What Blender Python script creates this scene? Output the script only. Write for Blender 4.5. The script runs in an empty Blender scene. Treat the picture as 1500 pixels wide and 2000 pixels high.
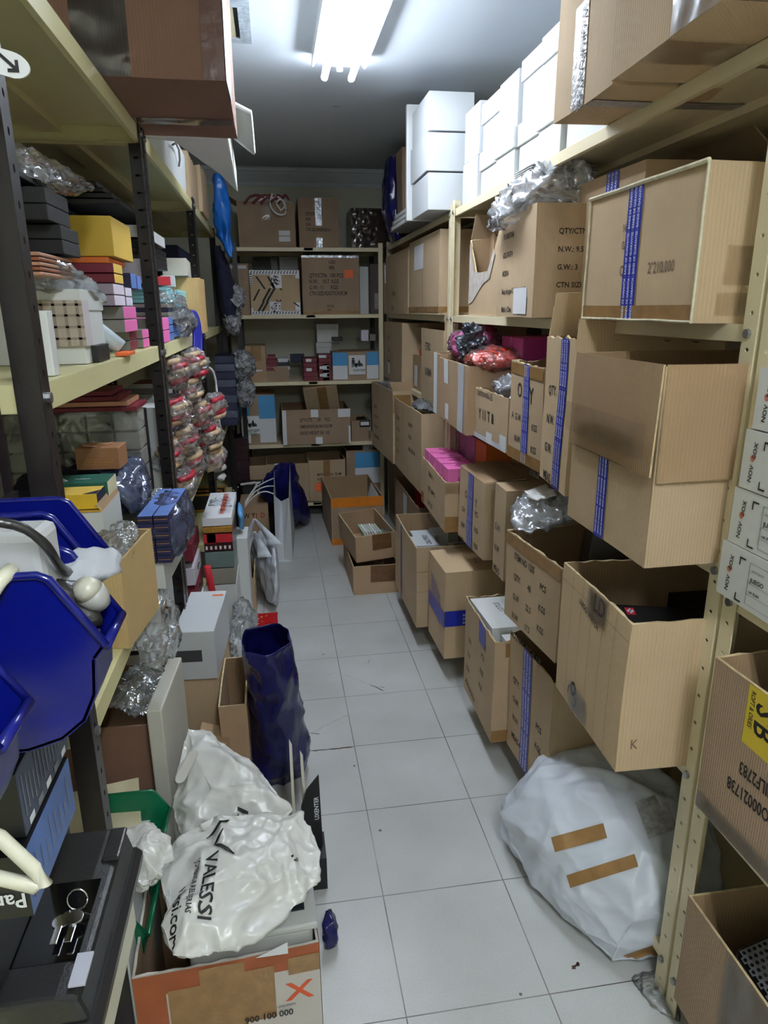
import bpy, bmesh, math, random
from mathutils import Vector, Matrix, noise
from mathutils.bvhtree import BVHTree
random.seed(7)
def nvec(p):
    p = Vector(p); return Vector((noise.noise(p), noise.noise(p+Vector((31.7, 11.3, 5.9))), noise.noise(p+Vector((7.1, 43.9, 19.2)))))*.9
S = bpy.context.scene
COL = S.collection
# ---------------------------------------------------------------- camera
EYE = Vector((0, 0, 1.5)); FPX = 1343.4
_yaw, _pit, _rol = .154356, .287198, -.007544
_f = Vector((math.sin(_yaw)*math.cos(_pit), math.cos(_yaw)*math.cos(_pit), -math.sin(_pit)))
_r = Vector((math.cos(_yaw), -math.sin(_yaw), 0)); _u = _r.cross(_f)
R_ = _r*math.cos(_rol) + _u*math.sin(_rol); U_ = -_r*math.sin(_rol) + _u*math.cos(_rol)
cd = bpy.data.cameras.new('camera'); cam = bpy.data.objects.new('camera', cd); COL.objects.link(cam)
cam.matrix_world = Matrix(((R_.x, U_.x, -_f.x, EYE.x), (R_.y, U_.y, -_f.y, EYE.y), (R_.z, U_.z, -_f.z, EYE.z), (0, 0, 0, 1)))
cd.sensor_fit = 'HORIZONTAL'; cd.sensor_width = 36; cd.lens = FPX/1500*36; cd.clip_start = .02
S.camera = cam
# ---------------------------------------------------------------- world, exposure
w = bpy.data.worlds.new('world'); S.world = w; w.use_nodes = True
w.node_tree.nodes['Background'].inputs[0].default_value = (.5, .55, .6, 1)
w.node_tree.nodes['Background'].inputs[1].default_value = .15
S.view_settings.view_transform = 'Standard'; S.view_settings.look = 'None'
S.view_settings.gamma = 1; S.view_settings.exposure = 0.5
TUBE = 50.0      # emission of the fluorescent tubes
try:
    S.cycles.max_bounces = 8; S.cycles.transparent_max_bounces = 16
except Exception: pass

def on(px, py, ax, val):
    """point of the plane axis=val that lies in the given direction from the photographer"""
    d = (px-750)/FPX*R_ - (py-1000)/FPX*U_ + _f
    return EYE + d*((val-EYE[ax])/d[ax])
def zat(P, px, py):
    d = (px-750)/FPX*R_ - (py-1000)/FPX*U_ + _f
    n = d.cross(R_); A = Vector((P[0], P[1], 0))-EYE
    return -(A.dot(n))/n.z

# ---------------------------------------------------------------- materials
MATS = {}
def lin(c):
    return tuple(((x/255)/12.92 if x/255 <= .04045 else ((x/255+.055)/1.055)**2.4) for x in c)
def mat(name, rgb, rough=.6, metal=0, var=.12, vscale=6, bump=0, bscale=60, stripes=0, emit=0, spec=.5, trans=0, bdet=3, bdist=.01):
    """rgb in 0-255"""
    if name in MATS: return MATS[name]
    m = bpy.data.materials.new(name); m.use_nodes = True; nt = m.node_tree; N = nt.nodes; L = nt.links
    b = N['Principled BSDF']; c = lin(rgb)
    b.inputs['Roughness'].default_value = rough; b.inputs['Metallic'].default_value = metal
    b.inputs['Specular IOR Level'].default_value = spec
    if trans: b.inputs['Transmission Weight'].default_value = trans
    tc = N.new('ShaderNodeTexCoord')
    if var:
        n = N.new('ShaderNodeTexNoise'); n.inputs['Scale'].default_value = vscale; n.inputs['Detail'].default_value = 5
        L.new(tc.outputs['Object'], n.inputs['Vector'])
        r = N.new('ShaderNodeValToRGB'); r.color_ramp.elements[0].position = .3; r.color_ramp.elements[1].position = .75
        r.color_ramp.elements[0].color = (*[x*(1-var) for x in c], 1); r.color_ramp.elements[1].color = (*[min(1, x*(1+var*.7)) for x in c], 1)
        L.new(n.outputs['Fac'], r.inputs[0]); L.new(r.outputs[0], b.inputs['Base Color'])
    else:
        b.inputs['Base Color'].default_value = (*c, 1)
    if emit:
        b.inputs['Emission Color'].default_value = (*c, 1); b.inputs['Emission Strength'].default_value = emit
    h = None
    if stripes:
        wv = N.new('ShaderNodeTexWave'); wv.bands_direction = 'DIAGONAL' if stripes < 0 else 'X'
        mp = N.new('ShaderNodeMapping'); mp.inputs['Rotation'].default_value = (0, 0, math.radians(45)); mp.inputs['Scale'].default_value = (1, 1, .02)
        L.new(tc.outputs['Object'], mp.inputs[0]); L.new(mp.outputs[0], wv.inputs['Vector'])
        wv.inputs['Scale'].default_value = abs(stripes); wv.inputs['Distortion'].default_value = .6; wv.inputs['Detail'].default_value = 1
        h = wv.outputs['Fac']
        bp = N.new('ShaderNodeBump'); bp.inputs['Strength'].default_value = .25; bp.inputs['Distance'].default_value = .0012
        n4 = N.new('ShaderNodeTexNoise'); n4.inputs['Scale'].default_value = 7; n4.inputs['Detail'].default_value = 2; n4.noise_type = 'RIDGED_MULTIFRACTAL'; L.new(tc.outputs['Object'], n4.inputs['Vector'])
        b4 = N.new('ShaderNodeBump'); b4.inputs['Strength'].default_value = .22; b4.inputs['Distance'].default_value = .006; L.new(n4.outputs['Fac'], b4.inputs['Height']); L.new(b4.outputs[0], bp.inputs['Normal'])
        L.new(h, bp.inputs['Height']); L.new(bp.outputs[0], b.inputs['Normal'])
    if bump:
        n2 = N.new('ShaderNodeTexNoise'); n2.inputs['Scale'].default_value = bscale; n2.inputs['Detail'].default_value = bdet
        L.new(tc.outputs['Object'], n2.inputs['Vector'])
        bp2 = N.new('ShaderNodeBump'); bp2.inputs['Strength'].default_value = bump; bp2.inputs['Distance'].default_value = bdist
        if bdist >= .02: n2.noise_type = 'RIDGED_MULTIFRACTAL'
        L.new(n2.outputs['Fac'], bp2.inputs['Height'])
        if stripes: L.new(bp.outputs[0], bp2.inputs['Normal'])
        L.new(bp2.outputs[0], b.inputs['Normal'])
    MATS[name] = m
    return m
def film(name, rgb=(235, 238, 240), alpha=.4, rough=.12, bump=.9, bscale=22, tint=None):
    """thin plastic: part clear, part shiny, with wrinkles; the wrinkles make it milky in ridges"""
    if name in MATS: return MATS[name]
    m = bpy.data.materials.new(name); m.use_nodes = True; nt = m.node_tree; N = nt.nodes; L = nt.links
    b = N['Principled BSDF']; b.inputs['Base Color'].default_value = (*lin(rgb), 1); b.inputs['Roughness'].default_value = rough
    b.inputs['Specular IOR Level'].default_value = 1.0
    tc = N.new('ShaderNodeTexCoord'); n = N.new('ShaderNodeTexNoise'); n.noise_type = 'RIDGED_MULTIFRACTAL' if hasattr(n, 'noise_type') else 'FBM'
    n.inputs['Scale'].default_value = bscale; n.inputs['Detail'].default_value = 3; L.new(tc.outputs['Object'], n.inputs['Vector'])
    try: n.normalize = True
    except Exception: pass
    bp = N.new('ShaderNodeBump'); bp.inputs['Strength'].default_value = bump; bp.inputs['Distance'].default_value = .02
    L.new(n.outputs['Fac'], bp.inputs['Height']); L.new(bp.outputs[0], b.inputs['Normal'])
    t = N.new('ShaderNodeBsdfTransparent'); t.inputs[0].default_value = (*(tint or (.96, .97, .98)), 1)
    g = N.new('ShaderNodeBsdfGlossy'); g.inputs['Roughness'].default_value = rough; g.inputs[0].default_value = (.95, .97, 1, 1); L.new(bp.outputs[0], g.inputs['Normal'])
    r = N.new('ShaderNodeMapRange'); r.inputs['From Min'].default_value = .45; r.inputs['From Max'].default_value = .95
    r.inputs['To Min'].default_value = alpha*.35; r.inputs['To Max'].default_value = min(1, alpha*1.9)
    L.new(n.outputs['Fac'], r.inputs['Value'])
    mx = N.new('ShaderNodeMixShader'); L.new(r.outputs[0], mx.inputs[0]); L.new(t.outputs[0], mx.inputs[1]); L.new(b.outputs[0], mx.inputs[2])
    lw = N.new('ShaderNodeLayerWeight'); lw.inputs['Blend'].default_value = .35; L.new(bp.outputs[0], lw.inputs['Normal'])
    mx2 = N.new('ShaderNodeMixShader'); L.new(lw.outputs['Fresnel'], mx2.inputs[0]); L.new(mx.outputs[0], mx2.inputs[1]); L.new(g.outputs[0], mx2.inputs[2])
    L.new(mx2.outputs[0], N['Material Output'].inputs['Surface'])
    MATS[name] = m
    return m
KR = mat('kraft_cardboard', (180, 156, 125), .8, var=.08, stripes=70, bump=.08, bscale=200)
KR2 = mat('pale_kraft_cardboard', (192, 167, 133), .8, var=.08, stripes=55, bump=.08, bscale=200)
KR3 = mat('brown_cardboard', (170, 141, 110), .8, var=.1, stripes=80, bump=.08, bscale=200)
KR4 = mat('dull_brown_cardboard', (156, 132, 108), .85, var=.1, stripes=80, bump=.08, bscale=200)
KRI = mat('cardboard_inside', (158, 130, 98), .9, var=.1, stripes=60)
KRE = mat('torn_cardboard_edge', (200, 180, 140), .9, var=.3, vscale=60)
WH = mat('white_card', (200, 204, 207), .5, var=.03, vscale=5)
WH2 = mat('grey_white_card', (205, 208, 206), .6, var=.04)
WHS = mat('satin_white_card', (225, 228, 228), .3, var=.02)
INK = mat('printing_ink', (38, 30, 26), .8, var=0)
INKK = mat('black_ink', (18, 17, 18), .6, var=0)
INKR = mat('red_ink', (150, 40, 30), .7, var=0)
INKW = mat('white_ink', (225, 228, 240), .6, var=0)
INKG = mat('grey_ink', (120, 120, 125), .7, var=0)
BLT = mat('blue_tape_plastic', (34, 48, 165), .3, var=.12, vscale=30, bump=.15, bscale=60)
CLT = film('clear_tape_film', (205, 190, 160), .22, .18, .4, 14, tint=(.95, .92, .86))
BRT = mat('brown_tape_plastic', (146, 112, 70), .22, var=.15, vscale=30, bump=.3, bscale=25)
ORT = mat('orange_tape_plastic', (205, 120, 35), .3, var=.12, vscale=20)
LBL = mat('white_paper_label', (222, 224, 228), .6, var=.03)
ORS = mat('orange_sticker_paper', (240, 110, 60), .6, var=.05)
CRM = mat('cream_painted_steel', (226, 214, 180), .42, var=.04, vscale=3, bump=.04, bscale=120)
YCR = mat('yellow_cream_painted_steel', (214, 208, 158), .42, var=.05, vscale=4, bump=.04, bscale=120)
BLM = mat('dark_brown_painted_steel', (27, 22, 24), .35, var=.2, vscale=20, bump=.05, bscale=150)
STL = mat('zinc_steel', (170, 172, 175), .3, metal=.9, var=.1)
BLK = mat('black_card', (13, 13, 16), .5, var=.1)
BLP = mat('black_plastic', (34, 34, 35), .3, var=.1, bump=.08, bscale=300)
NVP = film('navy_bag_film', (14, 18, 82), 1.0, .22, .9, 9, tint=(.1, .1, .4))
NVS = mat('navy_bag_plastic', (18, 20, 88), .2, var=.3, vscale=8, bump=.7, bscale=10, bdist=.03)
NVC = mat('navy_card', (24, 28, 58), .6, var=.1)
BLC = mat('blue_card', (84, 116, 180), .6, var=.05)
WPL = mat('white_bag_plastic', (214, 214, 212), .3, var=.05, vscale=6, bump=.55, bscale=14, bdist=.03)
WPS = mat('white_sack_plastic', (205, 212, 222), .4, var=.05, vscale=4, bump=.4, bscale=8, bdist=.03)
CF = film('clear_film', (245, 248, 250), alpha=.2, rough=.08)
CFH = film('crumpled_clear_film', (245, 248, 250), alpha=.42, rough=.08, bscale=20, bump=1.0)
CFM = film('milky_film', (225, 230, 238), alpha=.95, rough=.2, bscale=16)
CFD = film('grey_bubble_film', (226, 230, 238), alpha=1.0, rough=.12, bscale=38, tint=(.85, .87, .9))
PKC = mat('pink_card', (226, 110, 175), .55, var=.03)
GRC = mat('grey_card', (128, 126, 120), .7, var=.05)
SLV = mat('silver_grey_card', (150, 148, 138), .35, metal=.2, var=.1)
YLC = mat('yellow_card', (226, 190, 84), .55, var=.04)
YLD = mat('deep_yellow_card', (218, 178, 40), .5, var=.04)
ORC = mat('orange_card', (226, 120, 45), .55, var=.05)
REC = mat('dark_red_card', (110, 22, 40), .5, var=.1)
RDC = mat('bright_red_card', (190, 30, 45), .5, var=.1)
LIL = mat('lilac_white_card', (214, 206, 222), .6, var=.04)
AQC = mat('aqua_card', (150, 208, 212), .55, var=.05)
CYC = mat('sky_blue_paper', (74, 152, 205), .6, var=.05)
GNC = mat('green_card', (24, 92, 78), .55, var=.06)
GNP = mat('green_bin_plastic', (14, 100, 66), .3, var=.08)
BUP = mat('blue_bin_plastic', (8, 16, 100), .22, var=.08, bump=.03, bscale=200)
TAN = mat('tan_ribbon', (190, 140, 110), .5, var=.05)
COG = mat('cognac_pouch', (140, 80, 50), .5, var=.2)
CRP = mat('cream_plastic', (206, 204, 184), .4, var=.04)
LGP = mat('light_grey_plastic', (186, 188, 186), .4, var=.04)
FOM = mat('white_foam_sheet', (222, 226, 222), .8, var=.03, bump=.1, bscale=150)
GLD = mat('gilt_wood', (190, 140, 60), .35, metal=.4, var=.25, vscale=40)
BBL = mat('bright_blue_plastic', (30, 110, 205), .3, var=.2, bump=.5, bscale=14, bdist=.02)
NVF = mat('navy_fabric', (24, 26, 52), .9, var=.3, vscale=20, bump=.5, bscale=30, bdist=.01)
GYF = mat('grey_pouch_fabric', (165, 168, 175), .6, var=.1)
CHR = mat('chrome_metal', (210, 210, 212), .12, metal=1, var=0)

# ---------------------------------------------------------------- mesh building
_T = {}
def textmesh(s):
    if s in _T: return _T[s]
    c = bpy.data.curves.new('tmp', 'FONT'); c.body = s; c.size = 1; c.resolution_u = 2; c.offset = .018; c.space_line = 1.15
    o = bpy.data.objects.new('tmp', c); COL.objects.link(o)
    dg = bpy.context.evaluated_depsgraph_get(); me = bpy.data.meshes.new_from_object(o.evaluated_get(dg))
    v = [tuple(x.co) for x in me.vertices]; f = [tuple(p.vertices) for p in me.polygons]
    bpy.data.objects.remove(o); bpy.data.meshes.remove(me); bpy.data.curves.remove(c)
    _T[s] = (v, f); return _T[s]
class MB:
    def __init__(s): s.v = []; s.f = []; s.m = []; s.mats = []
    def mi(s, m):
        if m not in s.mats: s.mats.append(m)
        return s.mats.index(m)
    def add(s, vs, fs, m):
        b = len(s.v); s.v += [tuple(v) for v in vs]; k = s.mi(m)
        for f in fs: s.f.append(tuple(b+i for i in f)); s.m.append(k)
        return s
    def box(s, x0, x1, y0, y1, z0, z1, m, M=None):
        vs = [Vector((x, y, z)) for x in (x0, x1) for y in (y0, y1) for z in (z0, z1)]
        if M: vs = [M @ v for v in vs]
        return s.add(vs, [(0, 1, 3, 2), (4, 6, 7, 5), (0, 4, 5, 1), (2, 3, 7, 6), (0, 2, 6, 4), (1, 5, 7, 3)], m)
    def grid(s, o, a, b, na, nb, m, flip=False):
        o, a, b = Vector(o), Vector(a), Vector(b)
        vs = [o + a*(i/na) + b*(j/nb) for i in range(na+1) for j in range(nb+1)]
        fs = [(i*(nb+1)+j, (i+1)*(nb+1)+j, (i+1)*(nb+1)+j+1, i*(nb+1)+j+1) for i in range(na) for j in range(nb)]
        if flip: fs = [f[::-1] for f in fs]
        return s.add(vs, fs, m)
    def prism(s, prof, o, a, b, h, m):
        """outline prof in the (a,b) plane at o, extruded by vector h"""
        o, a, b, h = Vector(o), Vector(a), Vector(b), Vector(h); n = len(prof)
        vs = [o+a*p[0]+b*p[1] for p in prof]; vs += [v+h for v in vs]
        fs = [tuple(range(n))[::-1], tuple(range(n, 2*n))] + [(i, (i+1) % n, n+(i+1) % n, n+i) for i in range(n)]
        return s.add(vs, fs, m)
    def tube(s, pts, r, m, n=8, cap=True):
        pts = [Vector(p) for p in pts]; rs = r if isinstance(r, (list, tuple)) else [r]*len(pts); vs = []
        up = Vector((0, 0, 1))
        for i, p in enumerate(pts):
            d = (pts[min(i+1, len(pts)-1)]-pts[max(i-1, 0)]).normalized()
            a = d.cross(up)
            if a.length < .1: a = d.cross(Vector((1, 0, 0)))
            a.normalize(); b = d.cross(a)
            vs += [p + (a*math.cos(2*math.pi*k/n)+b*math.sin(2*math.pi*k/n))*rs[i] for k in range(n)]
        fs = [(i*n+k, i*n+(k+1) % n, (i+1)*n+(k+1) % n, (i+1)*n+k) for i in range(len(pts)-1) for k in range(n)]
        if cap: fs += [tuple(range(n))[::-1], tuple(range((len(pts)-1)*n, len(pts)*n))]
        return s.add(vs, fs, m)
    def text(s, o, u, v, size, string, m, xs=1, center=False, off=.0008, n=None):
        o, u, v = Vector(o), Vector(u).normalized(), Vector(v).normalized(); n = n or u.cross(v)
        tv, tf = textmesh(string)
        cx = (max(p[0] for p in tv)+min(p[0] for p in tv))/2 if center else 0
        cy = (max(p[1] for p in tv)+min(p[1] for p in tv))/2 if center else 0
        return s.add([o+u*((p[0]-cx)*size*xs)+v*((p[1]-cy)*size)+n*off for p in tv], tf, m)
    def build(s, name, parent=None, weld=0, smooth=False, bevel=0, solid=0, warp=0, wscale=3, seed=0, loc=None, rz=0, soff=0):
        vs = s.v
        if warp:
            o = Vector((seed*3.7, seed*1.3, seed*7.1))
            vs = [tuple(Vector(v)+nvec(Vector(v)*wscale+o)*warp) for v in vs]
        me = bpy.data.meshes.new(name); me.from_pydata([tuple(v) for v in vs], [], s.f)
        for m in s.mats: me.materials.append(m)
        me.polygons.foreach_set('material_index', s.m)
        if weld or smooth:
            bm = bmesh.new(); bm.from_mesh(me)
            if weld: bmesh.ops.remove_doubles(bm, verts=bm.verts, dist=weld)
            bm.to_mesh(me); bm.free()
        if smooth: me.polygons.foreach_set('use_smooth', [True]*len(me.polygons))
        me.update()
        o = bpy.data.objects.new(name, me); COL.objects.link(o)
        if parent: o.parent = parent
        if loc is not None: o.location = loc
        o.rotation_euler.z = rz
        if solid:
            md = o.modifiers.new('thickness', 'SOLIDIFY'); md.thickness = solid; md.offset = soff
        if bevel:
            md = o.modifiers.new('bevel', 'BEVEL'); md.width = bevel; md.segments = 2; md.limit_method = 'ANGLE'; md.angle_limit = math.radians(55)
        return o
def tag(o, label=None, cat=None, group=None, kind=None):
    if label: o['label'] = label
    if cat: o['category'] = cat
    if group: o['group'] = group
    if kind: o['kind'] = kind
    return o
def thing(name, label, cat, loc=(0, 0, 0), rz=0, group=None):
    o = bpy.data.objects.new(name, None); COL.objects.link(o); o.empty_display_size = .05
    o.location = loc; o.rotation_euler.z = rz
    return tag(o, label, cat, group)
def struct(o): o['kind'] = 'structure'; return o

# cardboard boxes: local frame x 0..W, y 0..L (away), z 0..H
def frame(face, W, L, H):
    X, Y, Z = Vector((1, 0, 0)), Vector((0, 1, 0)), Vector((0, 0, 1))
    return {'l': (Vector((0, L, 0)), -Y, Z, L, H), 'n': (Vector((0, 0, 0)), X, Z, W, H), 'r': (Vector((W, 0, 0)), Y, Z, L, H),
            'f': (Vector((W, L, 0)), -X, Z, W, H), 't': (Vector((0, 0, H)), X, Y, W, L), 'b': (Vector((0, L, 0)), X, -Y, W, L)}[face]
def printing(mb, face, dims, items, off=.0009):
    o, u, v, fw, fh = frame(face, *dims)
    for it in items:
        fu, fv, size, s = it[:4]; size *= 1.12 if face == 'l' and dims[2] > .15 else 1; m = it[4] if len(it) > 4 else INK; rot = it[5] if len(it) > 5 else 0; xs = it[6] if len(it) > 6 else .8; of = it[7] if len(it) > 7 else off
        a = math.radians(rot); uu = u*math.cos(a)+v*math.sin(a); vv = -u*math.sin(a)+v*math.cos(a)
        mb.text(o+u*(fu*fw)+v*(fv*fh), uu, vv, size, s, m, xs, off=of, n=u.cross(v))
def patch(mb, face, dims, u0, v0, u1, v1, m, off=.0012, n=6):
    o, u, v, fw, fh = frame(face, *dims)
    k = u.cross(v)*off
    nu = max(1, round(abs(u1-u0)*n)); nv = max(1, round(abs(v1-v0)*n))
    mb.grid(o+u*(u0*fw)+v*(v0*fh)+k, u*((u1-u0)*fw), v*((v1-v0)*fh), nu, nv, m)
GAR = 'BANDA DE GARANTIA - BAND OF GUARANTEE - BANDE DE GARANTIE'
def carton(name, label, cat, loc, rz, W, L, H, m=None, open_=False, prints=(), patches=(), tapes=(), blue=(), flaps=(), warp=.006, seed=None, ragged=0, group=None, inner=None, t=.005, tapem=None, hole=None):
    m = m or KR; inner = inner or KRI; seed = seed if seed is not None else random.randint(0, 99); D = (W, L, H)
    root = thing(name, label, cat, loc, rz, group)
    b = MB(); nx, ny, nz = [max(2, min(8, round(q/.07))) for q in D]
    X, Y, Z = Vector((W, 0, 0)), Vector((0, L, 0)), Vector((0, 0, H)); O = Vector((0, 0, 0))
    if ragged: nx, ny = nx*3, ny*3
    b.grid(O, X, Z, nx, nz, m); b.grid(X, Y, Z, ny, nz, m); b.grid(X+Y, -X, Z, nx, nz, m); b.grid(Y, -Y, Z, ny, nz, m)
    b.grid(O, Y, X, ny, nx, m)
    if not open_: b.grid(Z, X, Y, nx, ny, m)
    else:
        o2 = Vector((t, t, t)); X2, Y2, Z2 = Vector((W-2*t, 0, 0)), Vector((0, L-2*t, 0)), Vector((0, 0, H-t))
        b.grid(o2, X2, Z2, nx, nz, inner, True); b.grid(o2+X2, Y2, Z2, ny, nz, inner, True)
        b.grid(o2+X2+Y2, -X2, Z2, nx, nz, inner, True); b.grid(o2+Y2, -Y2, Z2, ny, nz, inner, True); b.grid(o2, X2, Y2, nx, ny, inner)
        zt = Vector((0, 0, H))
        for (p, d, q, e, n_) in ((O, X, o2, X2, nx), (X, Y, o2+X2, Y2, ny), (X+Y, -X, o2+X2+Y2, -X2, nx), (Y, -Y, o2+Y2, -Y2, ny)):
            q = Vector((q.x, q.y, 0)); vs = []
            for i in range(n_+1): vs += [p+d*(i/n_)+zt, q+e*(i/n_)+zt]
            b.add(vs, [(2*i, 2*i+2, 2*i+3, 2*i+1) for i in range(n_)], KRE if m in (KR, KR2, KR3, KR4) else m)
    sd = Vector((seed*3.7, seed*1.3, seed*7.1))
    def W_(mb):
        out = []
        for v in mb.v:
            v = Vector(v)
            if open_ and v.z > H-1e-4 and ragged: v.z += noise.noise(Vector((v.x*45, v.y*45, seed)))*ragged
            if hole and v.x < t+1e-4 and v.z > t+1e-4: v.z *= hole(v.y/L)
            k = .35+.65*max(0, v.z/H) if open_ else .7
            out.append(v+nvec(v*3.2+sd)*warp*k)
        mb.v = [tuple(v) for v in out]
    for face, items in prints: printing(b, face, D, items)
    for pt in patches: patch(b, pt[0], D, *pt[1:])
    W_(b); b.build('box_body' if open_ else 'box_body', root, weld=1e-5)
    for tp in tapes:
        tb = MB(); patch(tb, tp[0], D, *tp[1:5], tp[5] if len(tp) > 5 else CLT, .002); W_(tb); tb.build('tape', root)
    for bt in blue:     # (face, u0, u1, v0, v1)  vertical tape with three lines of writing
        face, u0, u1, v0, v1 = bt[:5]; tb = MB(); patch(tb, face, D, u0, v0, u1, v1, BLT, .002, 10)
        o, u, v, fw, fh = frame(face, *D); ln = (v1-v0)*fh; wd = (u1-u0)*fw
        tm = textmesh(GAR); tw = max(p[0] for p in tm[0]); 
        for i in range(3):
            sz = wd*.2; k = min(1.2, ln*.96/(tw*sz)); reps = max(1, int(ln*.96/(tw*sz*.8))) 
            st = GAR if ln > .2 else 'BANDA DE GARANTIA - BAND OF GUAR'
            tw2 = max(p[0] for p in textmesh(st)[0]); kk = ln*.97/(tw2*sz)
            if kk > 1.3: st = st+' - '+st; tw2 = max(p[0] for p in textmesh(st)[0]); kk = ln*.97/(tw2*sz)
            tb.text(o+u*(u0*fw+wd*(.27+.3*i))+v*(v0*fh+ln*.02), v, -u, sz, st, INKW, kk, off=.0028, n=u.cross(v))
        W_(tb); tb.build('guarantee_tape', root)
    for fl in flaps:    # (side, length, angle, [inset])
        side, fl_len, ang = fl[:3]; ins = fl[3] if len(fl) > 3 else .004
        o, u, v, fw, fh = frame(side, *D); n_ = u.cross(v)
        a = math.radians(ang); d = (-n_)*math.cos(a)+Vector((0, 0, 1))*math.sin(a)
        fb = MB(); th = d.cross(u).normalized()*.004
        p0 = o+u*ins+Vector((0, 0, H+.001)); uu = u*(fw-2*ins)
        g0 = MB(); nn = 6
        for (q, fp, mm) in ((p0, False, inner), (p0+th, True, m)):
            fb.grid(q, uu, d*fl_len, nn, 3, mm if ang < 90 else (m if mm is inner else inner), fp)
        e = d*fl_len
        fb.add([p0, p0+uu, p0+uu+th, p0+th, p0+e, p0+e+uu, p0+e+uu+th, p0+e+th], [(4, 5, 6, 7), (0, 3, 7, 4), (1, 5, 6, 2)], KRE)
        fb.v = [tuple(Vector(q)+nvec(Vector(q)*4+sd)*warp) for q in fb.v]
        fb.build('flap', root)
    return root
def FIT(nb, fb, nt, z0):
    """near-bottom and far-bottom corners standing at height z0, near top corner -> corner, rotation, length, height"""
    A = on(nb[0], nb[1], 2, z0); B = on(fb[0], fb[1], 2, z0)
    return A, -math.atan2(B.x-A.x, B.y-A.y), (B-A).length, zat(A, *nt)-z0
def solidbox(name, label, cat, loc, rz, W, L, H, m, group=None, faces=None, prints=(), patches=(), bevel=.0015, lid=0, lidm=None, root=None, partname='box_body'):
    """small box; faces maps face letters to other materials; lid: height of a lid"""
    root = root or thing(name, label, cat, loc, rz, group)
    b = MB(); fc = faces or {}
    for f in 'lnrftb':
        o, u, v, fw, fh = frame(f, W, L, H); b.grid(o, u*fw, v*fh, 1, 1, fc.get(f, m))
    for face, items in prints: printing(b, face, (W, L, H), items)
    for pt in patches: patch(b, pt[0], (W, L, H), *pt[1:5], pt[5], pt[6] if len(pt) > 6 else .0008)
    b.build(partname, root, weld=1e-6, bevel=bevel)
    if lid:
        l = MB().box(-.003, W+.003, -.003, L+.003, H-lid, H+.004, lidm or m); l.build('lid', root, bevel=.0015)
    return root

# soft things
def hull(pts, sub=4, amp=.012, sc=9, seed=0, ridge=True, sm=3, oct=.42):
    bm = bmesh.new()
    for p in pts: bm.verts.new(p)
    bmesh.ops.convex_hull(bm, input=bm.verts)
    bmesh.ops.delete(bm, geom=[v for v in bm.verts if not v.link_faces], context='VERTS')
    bmesh.ops.triangulate(bm, faces=bm.faces)
    key = lambda v: (round(v.co.x, 5), round(v.co.y, 5), round(v.co.z, 5)); vl = sorted(bm.verts, key=key); ix = {v: i for i, v in enumerate(vl)}
    fl = sorted(tuple((t[k:]+t[:k]) for t in [[ix[v] for v in f.verts]] for k in [t.index(min(t))])[0] for f in bm.faces); cs = [v.co.copy() for v in vl]; bm.free()
    bm = bmesh.new(); nv = [bm.verts.new(c) for c in cs]
    for t in fl: bm.faces.new([nv[i] for i in t])
    for i in range(sub):
        el = sum(e.calc_length() for e in bm.edges)/max(1, len(bm.edges))
        es = [e for e in bm.edges if e.calc_length() > el*.6] if i < 2 else list(bm.edges)
        bmesh.ops.subdivide_edges(bm, edges=es, cuts=1, use_grid_fill=True, smooth=.0)
        bmesh.ops.triangulate(bm, faces=[f for f in bm.faces if len(f.verts) > 4])
        if i < sm: bmesh.ops.smooth_vert(bm, verts=bm.verts, factor=.35, use_axis_x=True, use_axis_y=True, use_axis_z=True)
    bm.normal_update(); o = Vector((seed*5.1, seed*2.3, seed*.7))
    for v in bm.verts:
        p = v.co*sc+o
        d = 0; a = 1; q = p+nvec(p*.5)*.8
        for k in range(3):
            n_ = noise.noise(q); d += a*((1-abs(n_)*2.2) if ridge else n_); q = q*2.03; a *= oct
        v.co += v.normal*(d-.9)*amp
    bm.normal_update()
    vs = [tuple(v.co) for v in bm.verts]; bm.verts.index_update(); fs = [tuple(v.index for v in f.verts) for f in bm.faces]
    bm.free(); return vs, fs
def soft(name, pts, m, parent=None, **k):
    vs, fs = hull([Vector(p) for p in pts], **k); mb = MB(); mb.add(vs, fs, m)
    return mb.build(name, parent, smooth=True), (vs, fs)
def ell(c, r, n=40, seed=0):
    rd = random.Random(seed); c = Vector(c); out = []
    for i in range(n):
        v = Vector((rd.gauss(0, 1), rd.gauss(0, 1), rd.gauss(0, 1))).normalized()
        out.append(c+Vector((v.x*r[0], v.y*r[1], v.z*r[2])))
    return out
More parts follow.
